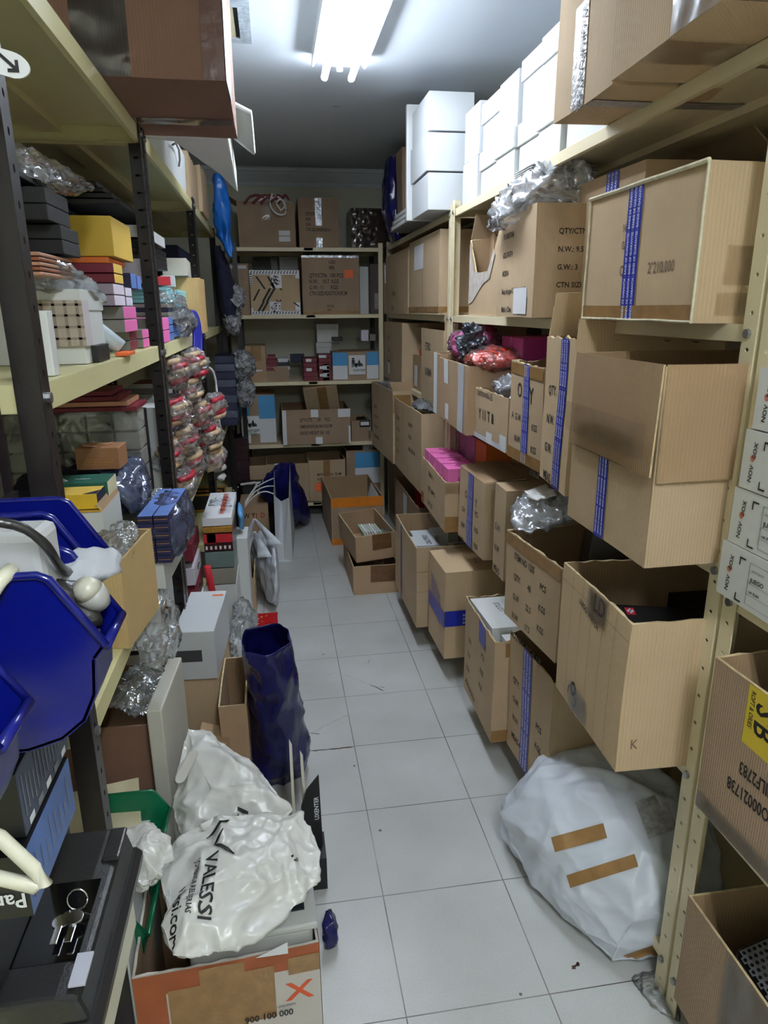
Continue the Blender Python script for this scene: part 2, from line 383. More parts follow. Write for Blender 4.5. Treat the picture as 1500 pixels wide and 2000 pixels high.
def loft(rings, m, nseg=40, amp=.008, sc=10, seed=0, closed_bottom=True, power=2.6, steps=5):
    """rings: (x, y, z, rx, ry, rot) bottom to top; folded, crumpled skin"""
    mb = MB(); vs = []; R = []
    for i in range(len(rings)-1):
        for k in range(steps):
            t = k/steps; R.append([a*(1-t)+b*t for a, b in zip(rings[i], rings[i+1])])
    R.append(list(rings[-1])); o = Vector((seed*5.1, seed, 0))
    for (x, y, z, rx, ry, rot) in R:
        for k in range(nseg):
            a = 2*math.pi*k/nseg; c, s_ = math.cos(a), math.sin(a)
            px = rx*math.copysign(abs(c)**(2/power), c); py = ry*math.copysign(abs(s_)**(2/power), s_)
            q = Vector((x+px*math.cos(rot)-py*math.sin(rot), y+px*math.sin(rot)+py*math.cos(rot), z))
            n_ = Vector((q.x-x, q.y-y, 0)).normalized(); p = Vector((q.x*sc, q.y*sc, q.z*sc*.6))+o
            d = (1-abs(noise.noise(p))*2.2)+.5*(1-abs(noise.noise(p*2.1))*2.2)-.8
            vs.append(q+n_*d*amp+Vector((0, 0, noise.noise(p*.7)*amp*.8 if z > rings[0][2]+.01 else 0)))
    fs = [(i*nseg+k, i*nseg+(k+1) % nseg, (i+1)*nseg+(k+1) % nseg, (i+1)*nseg+k) for i in range(len(R)-1) for k in range(nseg)]
    if closed_bottom: fs.append(tuple(range(nseg))[::-1])
    mb.add(vs, fs, m); return mb
def decal(mb, surf, o, u, v, size, string, m, xs=1, off=.0025):
    """writing laid onto a soft surface (surf = verts, faces), looked for from o-plane along -(u x v)"""
    bv = BVHTree.FromPolygons([Vector(p) for p in surf[0]], surf[1])
    o, u, v = Vector(o), Vector(u).normalized(), Vector(v).normalized(); n_ = u.cross(v).normalized(); tv, tf = textmesh(string)
    out = []; last = None
    for p in tv:
        q = o+u*(p[0]*size*xs)+v*(p[1]*size)+n_*.5
        hit = bv.ray_cast(q, -n_)
        if hit[0] is not None: last = hit[0]+n_*off
        out.append(last)
    if all(x is None for x in out): return
    keep = [i for i, x in enumerate(out) if x is not None]; mp = {i: k for k, i in enumerate(keep)}
    mb.add([out[i] for i in keep], [tuple(mp[i] for i in f) for f in tf if all(i in mp for i in f)], m)
def copy_tree(o, parent=None):
    c = o.copy(); COL.objects.link(c); c.parent = parent
    for ch in list(o.children): copy_tree(ch, c)
    return c
# ---------------------------------------------------------------- room
CEIL = 2.47; WX0, WX1, WY0, WY1 = -.84, 1.32, -2.6, 5.5
def floor_mat():
    m = bpy.data.materials.new('floor_tiles'); m.use_nodes = True; nt = m.node_tree; N = nt.nodes; L = nt.links; b = N['Principled BSDF']
    tc = N.new('ShaderNodeTexCoord'); sp = N.new('ShaderNodeSeparateXYZ'); L.new(tc.outputs['Object'], sp.inputs[0]); T = .33156
    def mth(op, a, b_=None, c=None):
        n = N.new('ShaderNodeMath'); n.operation = op
        for i, x in enumerate((a, b_, c)):
            if x is None: continue
            if isinstance(x, (int, float)): n.inputs[i].default_value = x
            else: L.new(x, n.inputs[i])
        return n.outputs[0]
    es = []
    for ax, off in (('X', .2158), ('Y', 4.4356)):
        q = mth('DIVIDE', mth('SUBTRACT', sp.outputs[ax], off-100*T), T); fr = mth('FRACT', q)
        es.append(mth('MINIMUM', fr, mth('SUBTRACT', 1.0, fr)))
    d = mth('MINIMUM', es[0], es[1])
    wn = N.new('ShaderNodeTexNoise'); wn.inputs['Scale'].default_value = 3.5; wn.inputs['Detail'].default_value = 3; L.new(tc.outputs['Object'], wn.inputs['Vector'])
    wd = mth('ADD', .0028, mth('MULTIPLY', wn.outputs['Fac'], .0035))
    g = mth('LESS_THAN', d, wd)
    n1 = N.new('ShaderNodeTexNoise'); n1.inputs['Scale'].default_value = 2.2; n1.inputs['Detail'].default_value = 5; L.new(tc.outputs['Object'], n1.inputs['Vector'])
    r1 = N.new('ShaderNodeValToRGB'); r1.color_ramp.elements[0].color = (*lin((186, 187, 184)), 1); r1.color_ramp.elements[1].color = (*lin((206, 208, 206)), 1)
    r1.color_ramp.elements[0].position = .35; r1.color_ramp.elements[1].position = .65; L.new(n1.outputs['Fac'], r1.inputs[0])
    n2 = N.new('ShaderNodeTexNoise'); n2.inputs['Scale'].default_value = 260; n2.inputs['Detail'].default_value = 2; L.new(tc.outputs['Object'], n2.inputs['Vector'])
    mm = N.new('ShaderNodeMix'); mm.data_type = 'RGBA'; mm.blend_type = 'MULTIPLY'; mm.inputs[0].default_value = .25
    L.new(r1.outputs[0], mm.inputs[6]); L.new(n2.outputs['Fac'], mm.inputs[7])
    n3 = N.new('ShaderNodeTexNoise'); n3.inputs['Scale'].default_value = 14; L.new(tc.outputs['Object'], n3.inputs['Vector'])
    gc = N.new('ShaderNodeValToRGB'); gc.color_ramp.elements[0].color = (*lin((60, 52, 46)), 1); gc.color_ramp.elements[1].color = (*lin((168, 166, 160)), 1)
    gc.color_ramp.elements[0].position = .35; gc.color_ramp.elements[1].position = .7; L.new(wn.outputs['Fac'], gc.inputs[0])
    mx = N.new('ShaderNodeMix'); mx.data_type = 'RGBA'; L.new(g, mx.inputs[0]); L.new(mm.outputs[2], mx.inputs[6]); L.new(gc.outputs[0], mx.inputs[7])
    sv = N.new('ShaderNodeTexVoronoi'); sv.inputs['Scale'].default_value = 5.5; sv.inputs['Randomness'].default_value = 1; L.new(tc.outputs['Object'], sv.inputs['Vector'])
    spk = mth('LESS_THAN', sv.outputs['Distance'], .028)
    m3 = N.new('ShaderNodeMix'); m3.data_type = 'RGBA'; L.new(spk, m3.inputs[0]); L.new(mx.outputs[2], m3.inputs[6]); m3.inputs[7].default_value = (*lin((110, 100, 92)), 1)
    L.new(m3.outputs[2], b.inputs['Base Color'])
    b.inputs['Roughness'].default_value = .34; b.inputs['Specular IOR Level'].default_value = .4
    bp = N.new('ShaderNodeBump'); bp.inputs['Strength'].default_value = .12; bp.inputs['Distance'].default_value = .002; L.new(n2.outputs['Fac'], bp.inputs['Height']); L.new(bp.outputs[0], b.inputs['Normal'])
    return m
FLM = floor_mat(); CRK = mat('floor_crack', (70, 45, 35), .8, var=.3, vscale=50)
WLM = mat('beige_wall_paint', (206, 204, 186), .8, var=.04, vscale=2, bump=.05, bscale=80)
CLM = mat('ceiling_paint', (206, 214, 224), .85, var=.03, vscale=1.5, bump=.06, bscale=30)
b = MB().box(WX0-.1, WX1+.1, WY0, WY1+.1, -.05, 0, FLM)
def crack(pts, w):
    P = [on(x, y, 2, .0006) for x, y in pts]; vs = []
    rd = random.Random(len(pts)); Q = []
    for i in range(len(P)-1):
        for k in range(5):
            t = k/5; Q.append(P[i].lerp(P[i+1], t)+Vector((rd.uniform(-1, 1), rd.uniform(-1, 1), 0))*.0022)
    Q.append(P[-1])
    for i, q in enumerate(Q):
        d = (Q[min(i+1, len(Q)-1)]-Q[max(0, i-1)]); n_ = Vector((-d.y, d.x, 0)).normalized()*w*rd.uniform(.4, 1.1)*(1 if 0 < i < len(Q)-1 else .1)
        vs += [q-n_, q+n_]
    b.add(vs, [(2*i, 2*i+1, 2*i+3, 2*i+2) for i in range(len(Q)-1)], CRK)
crack([(600, 1467), (640, 1464), (692, 1459)], .003)
crack([(605, 1433), (650, 1410), (682, 1395)], .0006); crack([(600, 1431), (625, 1434)], .0025)
crack([(668, 1316), (700, 1328), (735, 1345)], .0005); crack([(722, 1336), (750, 1350)], .003); crack([(738, 1341), (752, 1343)], .0018)
crack([(1118, 1893), (1124, 1885), (1132, 1882)], .005); crack([(986, 1602), (996, 1608)], .004)
crack([(640, 1318), (655, 1314)], .0006); crack([(718, 1298), (722, 1288)], .001)
struct(b.build('floor'))
c = MB().box(WX0-.1, WX1+.1, WY0, WY1+.1, CEIL, CEIL+.05, CLM); struct(c.build('ceiling'))
struct(MB().box(WX0-.1, WX0, WY0, WY1+.1, 0, CEIL, WLM).build('wall_left'))
struct(MB().box(WX1, WX1+.1, WY0, WY1+.1, 0, CEIL, WLM).build('wall_right'))
struct(MB().box(WX0, WX1, WY1, WY1+.1, 0, CEIL, WLM).build('wall_back'))
struct(MB().box(WX0, WX1, WY0-.1, WY0, 0, CEIL, WLM).build('wall_front'))
prof = [(0, 0), (0, -.115), (.012, -.115), (.016, -.1), (.016, -.09), (.028, -.075), (.052, -.04), (.058, -.028), (.07, -.022), (.07, -.01), (.08, 0)]
cm = MB().prism(prof, (WX0, WY1, CEIL), (0, -1, 0), (0, 0, 1), (WX1-WX0, 0, 0), mat('cornice_paint', (200, 204, 208), .7, var=.03))
struct(cm.build('trim_1'))

# ---------------------------------------------------------------- fluorescent ceiling lamps
TUB = mat('fluorescent_tube_glow', (235, 244, 255), .4, var=0, emit=TUBE)
LMP = mat('lamp_white_enamel', (236, 240, 244), .3, var=0)
WIR = mat('dark_wire', (60, 55, 50), .5, var=0)
def lamp(label, x, y0, y1, TUB=TUB, group=None):
    t = thing('fluorescent_ceiling_lamp', label, 'ceiling lamp', (x, y0, CEIL), 0, group); L_ = y1-y0; W2 = .105
    b = MB(); b.box(-W2, W2, 0, L_, -.012, 0, LMP)
    for s in (-1, 1):
        b.prism([(0, 0), (0, -.044), (.006, -.046), (.03, -.014), (.03, 0)], (s*(W2+.004), 0, -.0), (-s, 0, 0), (0, 0, 1), (0, L_, 0), LMP)
    b.box(-W2, W2, 0, .004, -.04, 0, LMP); b.box(-W2, W2, L_-.004, L_, -.03, 0, LMP)
    b.box(-.028, .028, .12, L_-.1, -.03, -.012, LMP)
    b.build('tray', t)
    for s in (-1, 1):
        tb = MB(); pts = [(s*.055, -.005, -.066), (s*.055, L_+.045, -.066)]
        tb.tube(pts, .0135, TUB, 16); tb.build('tube', t, smooth=False)
        for ya, yb in ((L_+.045, L_+.06), (-.02, -.005)): MB().tube([(s*.055, ya, -.066), (s*.055, yb, -.066)], .0138, LMP, 16).build('tube_cap', t)
        for yy in (L_-.03, .03):
            k = MB(); k.box(s*.055-.012, s*.055+.012, yy-.012, yy+.012, -.062, -.012, LMP); k.build('lamp_holder', t, bevel=.003)
    st = MB(); st.tube([(0, L_-.03, -.012), (0, L_-.03, -.065)], .012, LMP, 12); st.box(-.05, .05, L_-.05, L_-.035, -.05, -.012, LMP); st.build('starter', t)
    cl = MB(); cl.box(-.016, .016, L_-.17, L_-.13, -.05, -.03, mat('terminal_block', (120, 120, 110), .5)); cl.build('terminal_block', t)
    rd = random.Random(3)
    for i in range(3):
        wm = MB(); pts = [(rd.uniform(-.02, .02), L_-.15, -.035)]
        for k in range(1, 8): pts.append((rd.uniform(-.03, .03), L_-.15-k*.035, -.045-rd.uniform(0, .02)))
        wm.tube(pts, .0014, WIR if i else mat('yellow_wire', (190, 160, 70), .5), 5); wm.build('wire', t)
    wm = MB(); pts = [(.0+.035*math.cos(a*.9), L_-.5+.035*math.sin(a*.9), -.06-.01*math.sin(a*2.3)) for a in range(26)]
    wm.tube(pts, .0014, WIR, 5); wm.build('wire', t)
    return t
lamp('white twin-tube fluorescent ceiling lamp without cover, loose wires showing, over the aisle', .318, 1.92, 3.13)
lamp('twin-tube fluorescent ceiling lamp nearer the entrance end of the aisle', .30, -1.35, -.14, mat('fluorescent_tube_bright_glow', (243, 250, 255), .4, var=0, emit=TUBE*2.4))
# opening in the ceiling and a paint scar
h = MB(); P0, P1 = (-.16, 2.66), (-.02, 3.03); GR = mat('plaster_frame', (170, 180, 190), .8, var=.2, vscale=40, bump=.4, bscale=60)
h.box(P0[0]-.0, P1[0], P0[1], P0[1]+.045, CEIL-.008, CEIL, GR); h.box(P0[0], P1[0], P1[1]-.045, P1[1], CEIL-.008, CEIL, GR)
h.box(P0[0], P0[0]+.03, P0[1]+.045, P1[1]-.045, CEIL-.008, CEIL, GR); h.box(P1[0]-.04, P1[0], P0[1]+.045, P1[1]-.045, CEIL-.008, CEIL, GR)
h.box(P0[0]+.03, P1[0]-.055, P0[1]+.045, P1[1]-.045, CEIL-.004, CEIL, mat('hatch_board', (200, 190, 160), .8)); h.box(P1[0]-.055, P1[0]-.04, P0[1]+.045, P1[1]-.045, CEIL-.003, CEIL, BLK)
tag(h.build('ceiling_hatch'), 'small ceiling hatch with rough plastered rim beside the big brown box', 'hatch', kind='structure')
s_ = MB(); q = on(657, 208, 2, CEIL-.003)
s_.add([q+Vector(p) for p in ((-.03, .0, 0), (.0, .012, 0), (.022, .006, 0), (.028, -.022, 0), (.012, -.008, 0), (-.008, -.012, 0))], [(0, 1, 2, 3, 4, 5)], GR)
tag(s_.build('paint_chip', solid=.002), 'flaking chip of paint on the grey ceiling beyond the lamp', 'paint chip')

# ---------------------------------------------------------------- slotted-angle racks
def flange(mb, o, u, w_, z0, z1, m, pitch=.05, slot=(.008, .014), phase=0, holes=True):
    """strip of width w_ along u, with a row of slots"""
    o, u = Vector(o), Vector(u); Z = Vector((0, 0, 1)); n = max(1, round((z1-z0)/pitch)); p = (z1-z0)/n
    if not holes: mb.grid(o+Z*z0, u*w_, Z*(z1-z0), 1, 1, m); return
    for i in range(n):
        za = z0+i*p; c = o+u*(w_*.52)+Z*(za+p/2)
        out = [o+u*a+Z*b_ for a, b_ in ((0, za), (w_*.52, za), (w_, za), (w_, za+p/2), (w_, za+p), (w_*.52, za+p), (0, za+p), (0, za+p/2))]
        inn = []
        for k in range(8):
            an = math.radians(-135+45*k); inn.append(c+u*(slot[0]*math.cos(an)*1.0)+Z*(slot[1]*math.sin(an)*1.0))
        vs = out+inn; mb.add(vs, [(k, (k+1) % 8, 8+(k+1) % 8, 8+k) for k in range(8)], m)
def post(t, x, y, sx, sy, z1, m, slot, fw=.036, z0=0, pitch=.05, holes=True, hx=True):
    """angle post with its corner at x,y and flanges running sx (in x) and sy (in y)"""
    b = MB(); flange(b, (x, y, 0), (sx, 0, 0), fw, z0, z1, m, pitch, slot, holes=holes and hx); flange(b, (x, y, 0), (0, sy, 0), fw, z0, z1, m, pitch, (slot[1]*1.1, slot[0]*.8), holes=holes)
    p = b.build('post', t, solid=.0022); return p
def shelf(t, x0, x1, y0, y1, z, lip, m):
    b = MB(); b.box(x0, x1, y0, y1, z-.0015, z, m); e = .0015
    b.box(x0, x0+e, y0, y1, z-lip, z-.001, m); b.box(x1-e, x1, y0, y1, z-lip, z-.001, m)
    b.box(x0, x1, y0, y0+e, z-lip, z-.001, m); b.box(x0, x1, y1-e, y1, z-lip, z-.001, m)
    b.box(x0, x0+.012, y0, y1, z-lip, z-lip+e, m); b.box(x1-.012, x1, y0, y1, z-lip, z-lip+e, m)
    b.box(x0, x1, y0, y0+.012, z-lip, z-lip+e, m); b.box(x0, x1, y1-.012, y1, z-lip, z-lip+e, m)
    xm = (x0+x1)/2; b.box(xm-.03, xm+.03, y0, y1, z-.02, z-.0015, m)
    b.build('shelf', t, bevel=.0015)
def bolts(t, pts, axis):
    for p in pts:
        p = Vector(p); a = Vector(axis)*.006
        MB().tube([p, p+a], .008, STL, 8).build('bolt', t)
def rack(label, xf, xb, y0, y1, zs, post_z, pm, sm, lip, slot, holes=(1, 1), pitch=.05, group=None, name='metal_shelving_rack', post_w=.036, hx=True):
    """xf front (aisle) x, xb back x"""
    t = thing(name, label, 'shelving rack', (0, 0, 0), 0, group); s = 1 if xb > xf else -1
    for (x, sx) in ((xf, s), (xb, -s)):
        post(t, x, y0, sx, 1, post_z, pm, slot, post_w, pitch=pitch, holes=bool(holes[0]), hx=hx); post(t, x, y1, sx, -1, post_z, pm, slot, post_w, pitch=pitch, holes=bool(holes[1]))
    a, c_ = min(xf, xb), max(xf, xb)
    for z in zs: shelf(t, a+.004, c_-.004, y0+.004, y1-.004, z, lip, sm)
    bolts(t, [(xf-s*.001, y, z-lip/2) for z in zs for y in (y0+.02, y1-.02)], (-s, 0, 0))
    return t
XR = .8; RZ = (1.91, 1.47, 1.04, .59, .1); RS = (.0045, .0045)
rack('cream steel shelving rack along the right wall, its nearest bay', XR, 1.28, 1.075, 3.14, RZ, 1.945, CRM, CRM, .03, RS, (1, 1), .06)
rack('cream steel shelving rack on the right beyond the tall white box stack', XR, 1.28, 3.165, 4.94, RZ, 1.935, CRM, CRM, .03, RS, (0, 0))
rack('cream steel shelving rack at right edge holding white puzzle boxes', XR-.002, 1.28, -.2, 1.06, (1.91, 1.0, .56, .1), 1.945, CRM, CRM, .03, RS, (1, 1), .06)
BZ = (1.90, 1.465, 1.01, .565, .12)
t = thing('metal_shelving_rack', 'cream steel shelving rack standing across the back wall', 'shelving rack')
for x in (-.235, .775):
    for y, sy in ((4.96, 1), (5.42, -1)): post(t, x, y, 1 if x < 0 else -1, sy, 1.93, CRM if y < 5 and x > 0 else BLM, (.004, .004), .03, holes=False)
for z in BZ: shelf(t, -.233, .773, 4.962, 5.418, z, .025, CRM)
LX = -.33; LZ = (1.985, 1.40, .84, .12); LS = (.009, .005)
rack('dark-post shelving rack with pale yellow shelves, the left one holding yellow and pink boxes', LX, -.8, 1.056, 2.195, LZ, 2.02, BLM, YCR, .042, (.0075, .0035), (1, 1), .045, hx=False)
rack('dark-post shelving rack on the left holding the bags of red bracelets', LX, -.8, 2.215, 3.56, LZ, 2.0, BLM, YCR, .042, (.007, .004), (1, 1), .045)
rack('dark-post shelving rack on the left holding the gilt frames', LX, -.8, 3.58, 4.83, LZ[:1]+LZ[1:2]+(.76, .3), 2.0, BLM, YCR, .042, (.006, .004), (1, 0), .045)
rack('short dark-post rack in the far left corner with bubble-wrapped bundles', LX+.03, -.8, 4.86, 5.28, (1.36, .72, .3), 1.9, BLM, YCR, .035, (.005, .004), (0, 0), .045)
rack('dark-post rack at the left edge carrying the blue bins', LX-.05, -.8, -.3, 1.03, (1.985, .62, .12), 2.02, mat('brown_violet_steel', (34, 26, 30), .3, var=.25, vscale=8), YCR, .042, (.004, .006), (1, 1), .18)
# ================================================================ RIGHT RACK
def RF(label, nb, fb, nt, z0, W, cat='cardboard box', name='cardboard_box', **k):
    A, rz, L, H = FIT(nb, fb, nt, z0)
    return carton(name, label, cat, (A.x, A.y, z0), rz, W, L, H, **k), A, rz, L, H
def RX(label, X, pn, pf, z0, pt, W, cat='cardboard box', name='cardboard_box', H=None, rz=0, **k):
    a = on(pn[0], pn[1], 0, X); b_ = on(pf[0], pf[1], 0, X); H = H or zat(a, *pt)-z0
    return carton(name, label, cat, (X, a.y, z0), rz, W, b_.y-a.y, H, **k), a, 0, b_.y-a.y, H
G4 = lambda t_, a=.55, s=.02, r=0, u=.1: [(u, a-i*.1, s, ln, INK, r) for i, ln in enumerate(t_)]
S1, S2, S3, S4, S5 = RZ
# --- top shelf
carton('cardboard_box', 'pale carton with a strip of silver tape, overhanging the top shelf beside the white boxes', 'cardboard box', (.668, 1.41, S1+.001), -.03, .56, .31, .47, m=KR2, seed=3,
       tapes=[('l', .33, 0, .55, .42, mat('grey_printed_tape', (150, 146, 146), .3, var=.15, bump=.3)), ('l', .33, .52, .55, 1, mat('silver_tape', (190, 196, 205), .15, metal=.3, var=.1, bump=.8, bscale=30)), ('b', 0, .55, 1, .7, mat('grey_printed_tape', (150, 146, 146)))],
       prints=[('l', [(.46, .4, .028, 'W-GRUPO-W-GR', INKK, -90, .8, .004)])])
carton('cardboard_box', 'large pale carton with brown tape at the top right corner, overhanging the top shelf', 'cardboard box', (.648, .99, S1+.001), -.02, .6, .40, .5, m=KR2, seed=5,
       tapes=[('l', .52, 0, .85, 1, CLT), ('b', 0, .25, 1, .5, CLT)], patches=[('b', .0, .93, .4, .935, INK), ('b', 0, .88, .38, .885, INK)])
def wbox(label, x, y, z, W, L, H, lid=.06, rz=0, group=None):
    t = thing('white_box', label, 'white box', (x, y, z), rz, group)
    b = MB().box(0, W, 0, L, 0, H-.002, WH); b.build('box_body', t, bevel=.002)
    if lid:
        l = MB().box(-.007, W, -.006, L+.006, H-lid, H, WH); l.build('lid', t, bevel=.002)
    return t
A = on(836, 418, 2, S1)
y0 = 3.17
a0 = on(836, 418, 1, y0); xw = a0.x; w3 = on(895, 418, 1, y0).x-xw+.06
wz = [S1+.002, S1+.157, S1+.312]
for i, (lab, lid) in enumerate((('big white box at the bottom of the end stack of three on the top shelf', 0), ('big white box in the middle of the end stack of three on the top shelf', 0), ('big white box on top of the end stack of three, close under the ceiling', 0))):
    wbox(lab, xw+(-.008 if i == 1 else 0), y0, wz[i], w3, .36, .15, 0)
pn = MB().box(0, .34, 0, .03, 0, .505, WHS); po = pn.build('white_board', loc=(.676, 3.555, S1+.001), bevel=.003)
tag(po, 'tall white board standing on the top shelf behind the end stack of white boxes', 'board')
ys = [3.105, 2.875, 2.65, 2.435, 2.235, 2.045, 1.86, 1.67]
order = ['first', 'second', 'third', 'fourth', 'fifth', 'sixth', 'seventh']
for i in range(7):
    wbox('white box, %s from the end stack in the bottom row on top shelf' % order[i], .83+(i % 2)*.012, ys[i+1]+.009, S1+.002, .3, ys[i]-ys[i+1]-.018, .165, .065 if i in (1, 2, 3, 4) else 0, group='white boxes in rows on the top shelf')
for i in range(6):
    wbox('white box, %s from the end stack in the upper row on top shelf' % order[i], .835+(i % 2)*.01, ys[i+1]+.011, S1+.169, .3, ys[i]-ys[i+1]-.022, (.19, .165, .17, .18, .18, .2)[i], (0, .07, 0, .06, .07, .07)[i], group='white boxes in rows on the top shelf')
# --- second shelf
carton('cardboard_box', 'narrow carton lettered GRUPO-SPAIN at the post, set back on the second shelf', 'cardboard box', (.90, 2.86, S2+.001), 0, .34, .24, .36, m=KR3, prints=[('l', [(.55, .07, .045, 'GRUPO-SPAIN', INK, 90, 1)]), ('n', [(.12, .07, .045, 'GRUPO-SPAIN', INK, 90, 1)])])
b_, a_, _, L_, H_ = RX('open carton with a big torn notch in its front, beside GRUPO-SPAIN', .82, (974, 610), (915, 610), S2+.001, (974, 440), .36, m=KR, open_=True, ragged=.012, seed=8, H=.30, flaps=[('f', .1, 60)], patches=[], hole=lambda u: 1-.45*max(0, min(1, (u-.06)/.3))*(1 if u < .5 else max(0, min(1, (1.0-u)/.22))))
# torn-away paper on that box
tp = MB(); Lh = L_; pts = [(.99, .93), (.9, .72), (.8, .56), (.6, .54), (.38, .54), (.28, .66), (.2, .78), (.16, .72), (.3, .45), (.5, .4), (.7, .28), (.85, .18), (.99, .15)]
vs = [(-.002, Lh*q[0], .30*q[1]) for q in pts]; tp.add(vs, [tuple(range(len(vs)))[::-1]], mat('torn_grey_paper', (186, 178, 168), .9, var=.25, vscale=40, bump=.3)); tp.build('torn_patch', b_, solid=.001)
carton('cardboard_box', 'carton with barcode label and order printing, plastic bags heaped on top', 'cardboard box', (.745, 1.98, S2+.001), -.06, .36, .40, .31, m=KR, seed=11,
       prints=[('l', [(.16, .78, .022, 'PO 803071066\n\n602S-SP-0714\n\nM/20016\n\nBolsa de papel CIRCULO SILVER\n\nMade in China', INK)]), ('n', [(.18, .74, .021, 'QTY/CTN\n\nN.W.: 9.5\n\nG.W.: 3\n\nCTN SIZE', INK, 0, .9)]), ('l', [(.62, .06, .05, '|||||||', INKK, 0, 1)])],
       patches=[('l', .5, .03, .85, .28, LBL)])
b_, a_, _, L_, H_ = RX('tall carton with blue tape behind the big twine-edged carton on the second shelf', .885, (1256, 400), (1128, 400), S2+.001, (1256, 310), .36, m=KR, seed=13, blue=[('l', .48, .66, 0, 1)], flaps=[('r', .16, 40)])
y1_ = on(1352, 632, 0, .735).y; y2_ = on(1139, 632, 0, .735).y
tw = carton('cardboard_box', 'big creased carton with blue tape and pale twine-like edges, overhanging the second shelf', 'cardboard box', (.735, y1_, S2+.002), 0, .42, y2_-y1_, .262, m=KR2, seed=21, warp=.008,
       prints=[('l', [(.36, .35, .026, 'CTN S        2*210.000', mat('faint_ink', (120, 100, 80), .8, var=0)), (.36, .55, .02, 'G.W.: 8', mat('faint_ink', (0, 0, 0))), (.36, .68, .02, 'N.W.: 8', mat('faint_ink', (0, 0, 0)))])], blue=[('l', .40, .53, 0, 1)],
       tapes=[('l', 0, 0, 1, .12, BRT), ('n', .1, .05, .35, .2, CLT), ('n', .12, .25, .3, .5, CLT)])
Ls = y2_-y1_; TWM = mat('pale_string', (215, 208, 180), .8, var=.2, vscale=60)
def edge(pts, r=.003): MB().tube([Vector(p)+nvec(Vector(p)*9)*.002 for p in pts], r, TWM, 6).build('taped_edge', tw)
lp = lambda a, b__, n: [tuple(Vector(a).lerp(Vector(b__), i/n)) for i in range(n+1)]
edge(lp((-.004, 0, .262), (-.004, Ls, .262), 14), .0045); edge(lp((-.004, 0, .002), (-.004, Ls, .004), 14)); edge(lp((-.003, 0, 0), (-.003, 0, .262), 8), .0028); edge(lp((-.003, Ls, 0), (-.003, Ls, .262), 8), .0024)
solidbox('black_box', 'small black box lying on top of the twine-edged carton', 'box', (.88, 1.22, S2+.266), -.5, .14, .1, .03, BLK)
# crumpled bags on the barcode carton
z_ = S2+.315
soft('plastic_bag', [(.72, 2.0, z_+.0), (.70, 2.2, z_-.03), (.70, 2.38, z_-.06), (.75, 2.36, z_+.05), (.76, 2.0, z_+.10), (.78, 2.1, z_+.12), (.9, 2.0, z_+.11), (.98, 2.2, z_+.09), (.8, 2.38, z_+.09), (.98, 2.38, z_+.02), (.95, 2.0, z_), (.71, 2.3, z_+.03)], CFM, sub=4, amp=.03, sc=16, seed=3, sm=1)
tag(bpy.data.objects['plastic_bag'], 'heap of crumpled milky plastic bags on the carton with the barcode label', 'plastic bags')
s_ = MB()
for i in range(5): s_.prism([(0, 0), (.16, 0), (.15, .0015), (0, .0015)], (.76, 2.08, z_+.085+i*.006), (0, 1, 0), (0, 0, 1), (.2, 0, 0), WPL)
tag(s_.build('folded_bags', rz=0), 'sheaf of flat white plastic bags folded on the crumpled heap', 'bags', kind='stuff')
# --- third shelf
bF, A, rz, L_, H_ = RF('open brown carton heaped with pink and black plastic, third shelf by the post', (910, 851), (857, 813), (917, 715), S3+.001, .36, m=KR3, open_=True, seed=31, tapes=[('l', .72, 0, .9, 1, mat('white_printed_tape', (205, 208, 215), .3, var=.1))], patches=[('l', .2, .62, .36, 1, LBL), ('l', .25, .05, .38, .3, LBL)])
carton('cardboard_box', 'carton with a white printed tape strip against the post, third shelf', 'cardboard box', (.722, 3.0, S3+.001), 0, .34, .13, .27, m=KR3, open_=True, patches=[('l', .1, 0, .6, 1, LBL)], prints=[('l', [(.2, .05, .03, 'AMARILLO-AMARI', INKG, 90)])])
PKF = film('pink_film', (225, 130, 190), .8, .2, .6, 25, tint=(.95, .6, .85)); PKS = mat('pink_plastic_pouch', (214, 96, 160), .25, var=.25, vscale=20, bump=.5, bscale=30); RDP = mat('red_orange_pouch', (196, 62, 44), .25, var=.3, vscale=25, bump=.5, bscale=30)
zt = S3+H_
for i, (y, dz, rr, m_, lab) in enumerate(((2.92, .045, (.095, .12, .085), PKS, 'pink pouch in clear film at the far end of the heaped carton'), (2.76, .055, (.085, .1, .08), PKS, 'magenta pouch in clear film in the middle of the heaped carton'), (2.52, .02, (.13, .11, .045), RDP, 'red-orange pouch at the near end of the heaped carton'))):
    o, _ = soft('wrapped_pouch', ell((.84, y, zt+dz), rr, 40, i), m_, sub=3, amp=.012, sc=20, seed=i); tag(o, lab, 'pouch')
    o2, _ = soft('wrapping', ell((.84, y, zt+dz+.004), [q*1.1 for q in rr], 40, i), CF, o, sub=3, amp=.02, sc=18, seed=i+9)
o, _ = soft('plastic_bag', ell((.75, 2.63, zt+.075), (.05, .095, .085), 36, 5), mat('dark_grey_foil_bag', (88, 92, 104), .22, metal=.5, var=.4, vscale=20, bump=.8, bscale=25, bdist=.02), sub=4, amp=.03, sc=16, seed=12); tag(o, 'crumpled dark grey foil bag draped over the pink pouches', 'plastic bag')
for i in range(2):
    o = MB().box(0, .2, 0, .11, 0, .09, PKS if i else mat('magenta_card', (180, 60, 130), .4)); oo = o.build('wrapped_box', loc=(.88, 2.42+i*.12, zt+.012), bevel=.006); tag(oo, ('magenta', 'pink')[i]+' wrapped box standing on the heaped carton behind the red-orange pouch' + (' and farther back' if i else ''), 'wrapped box')
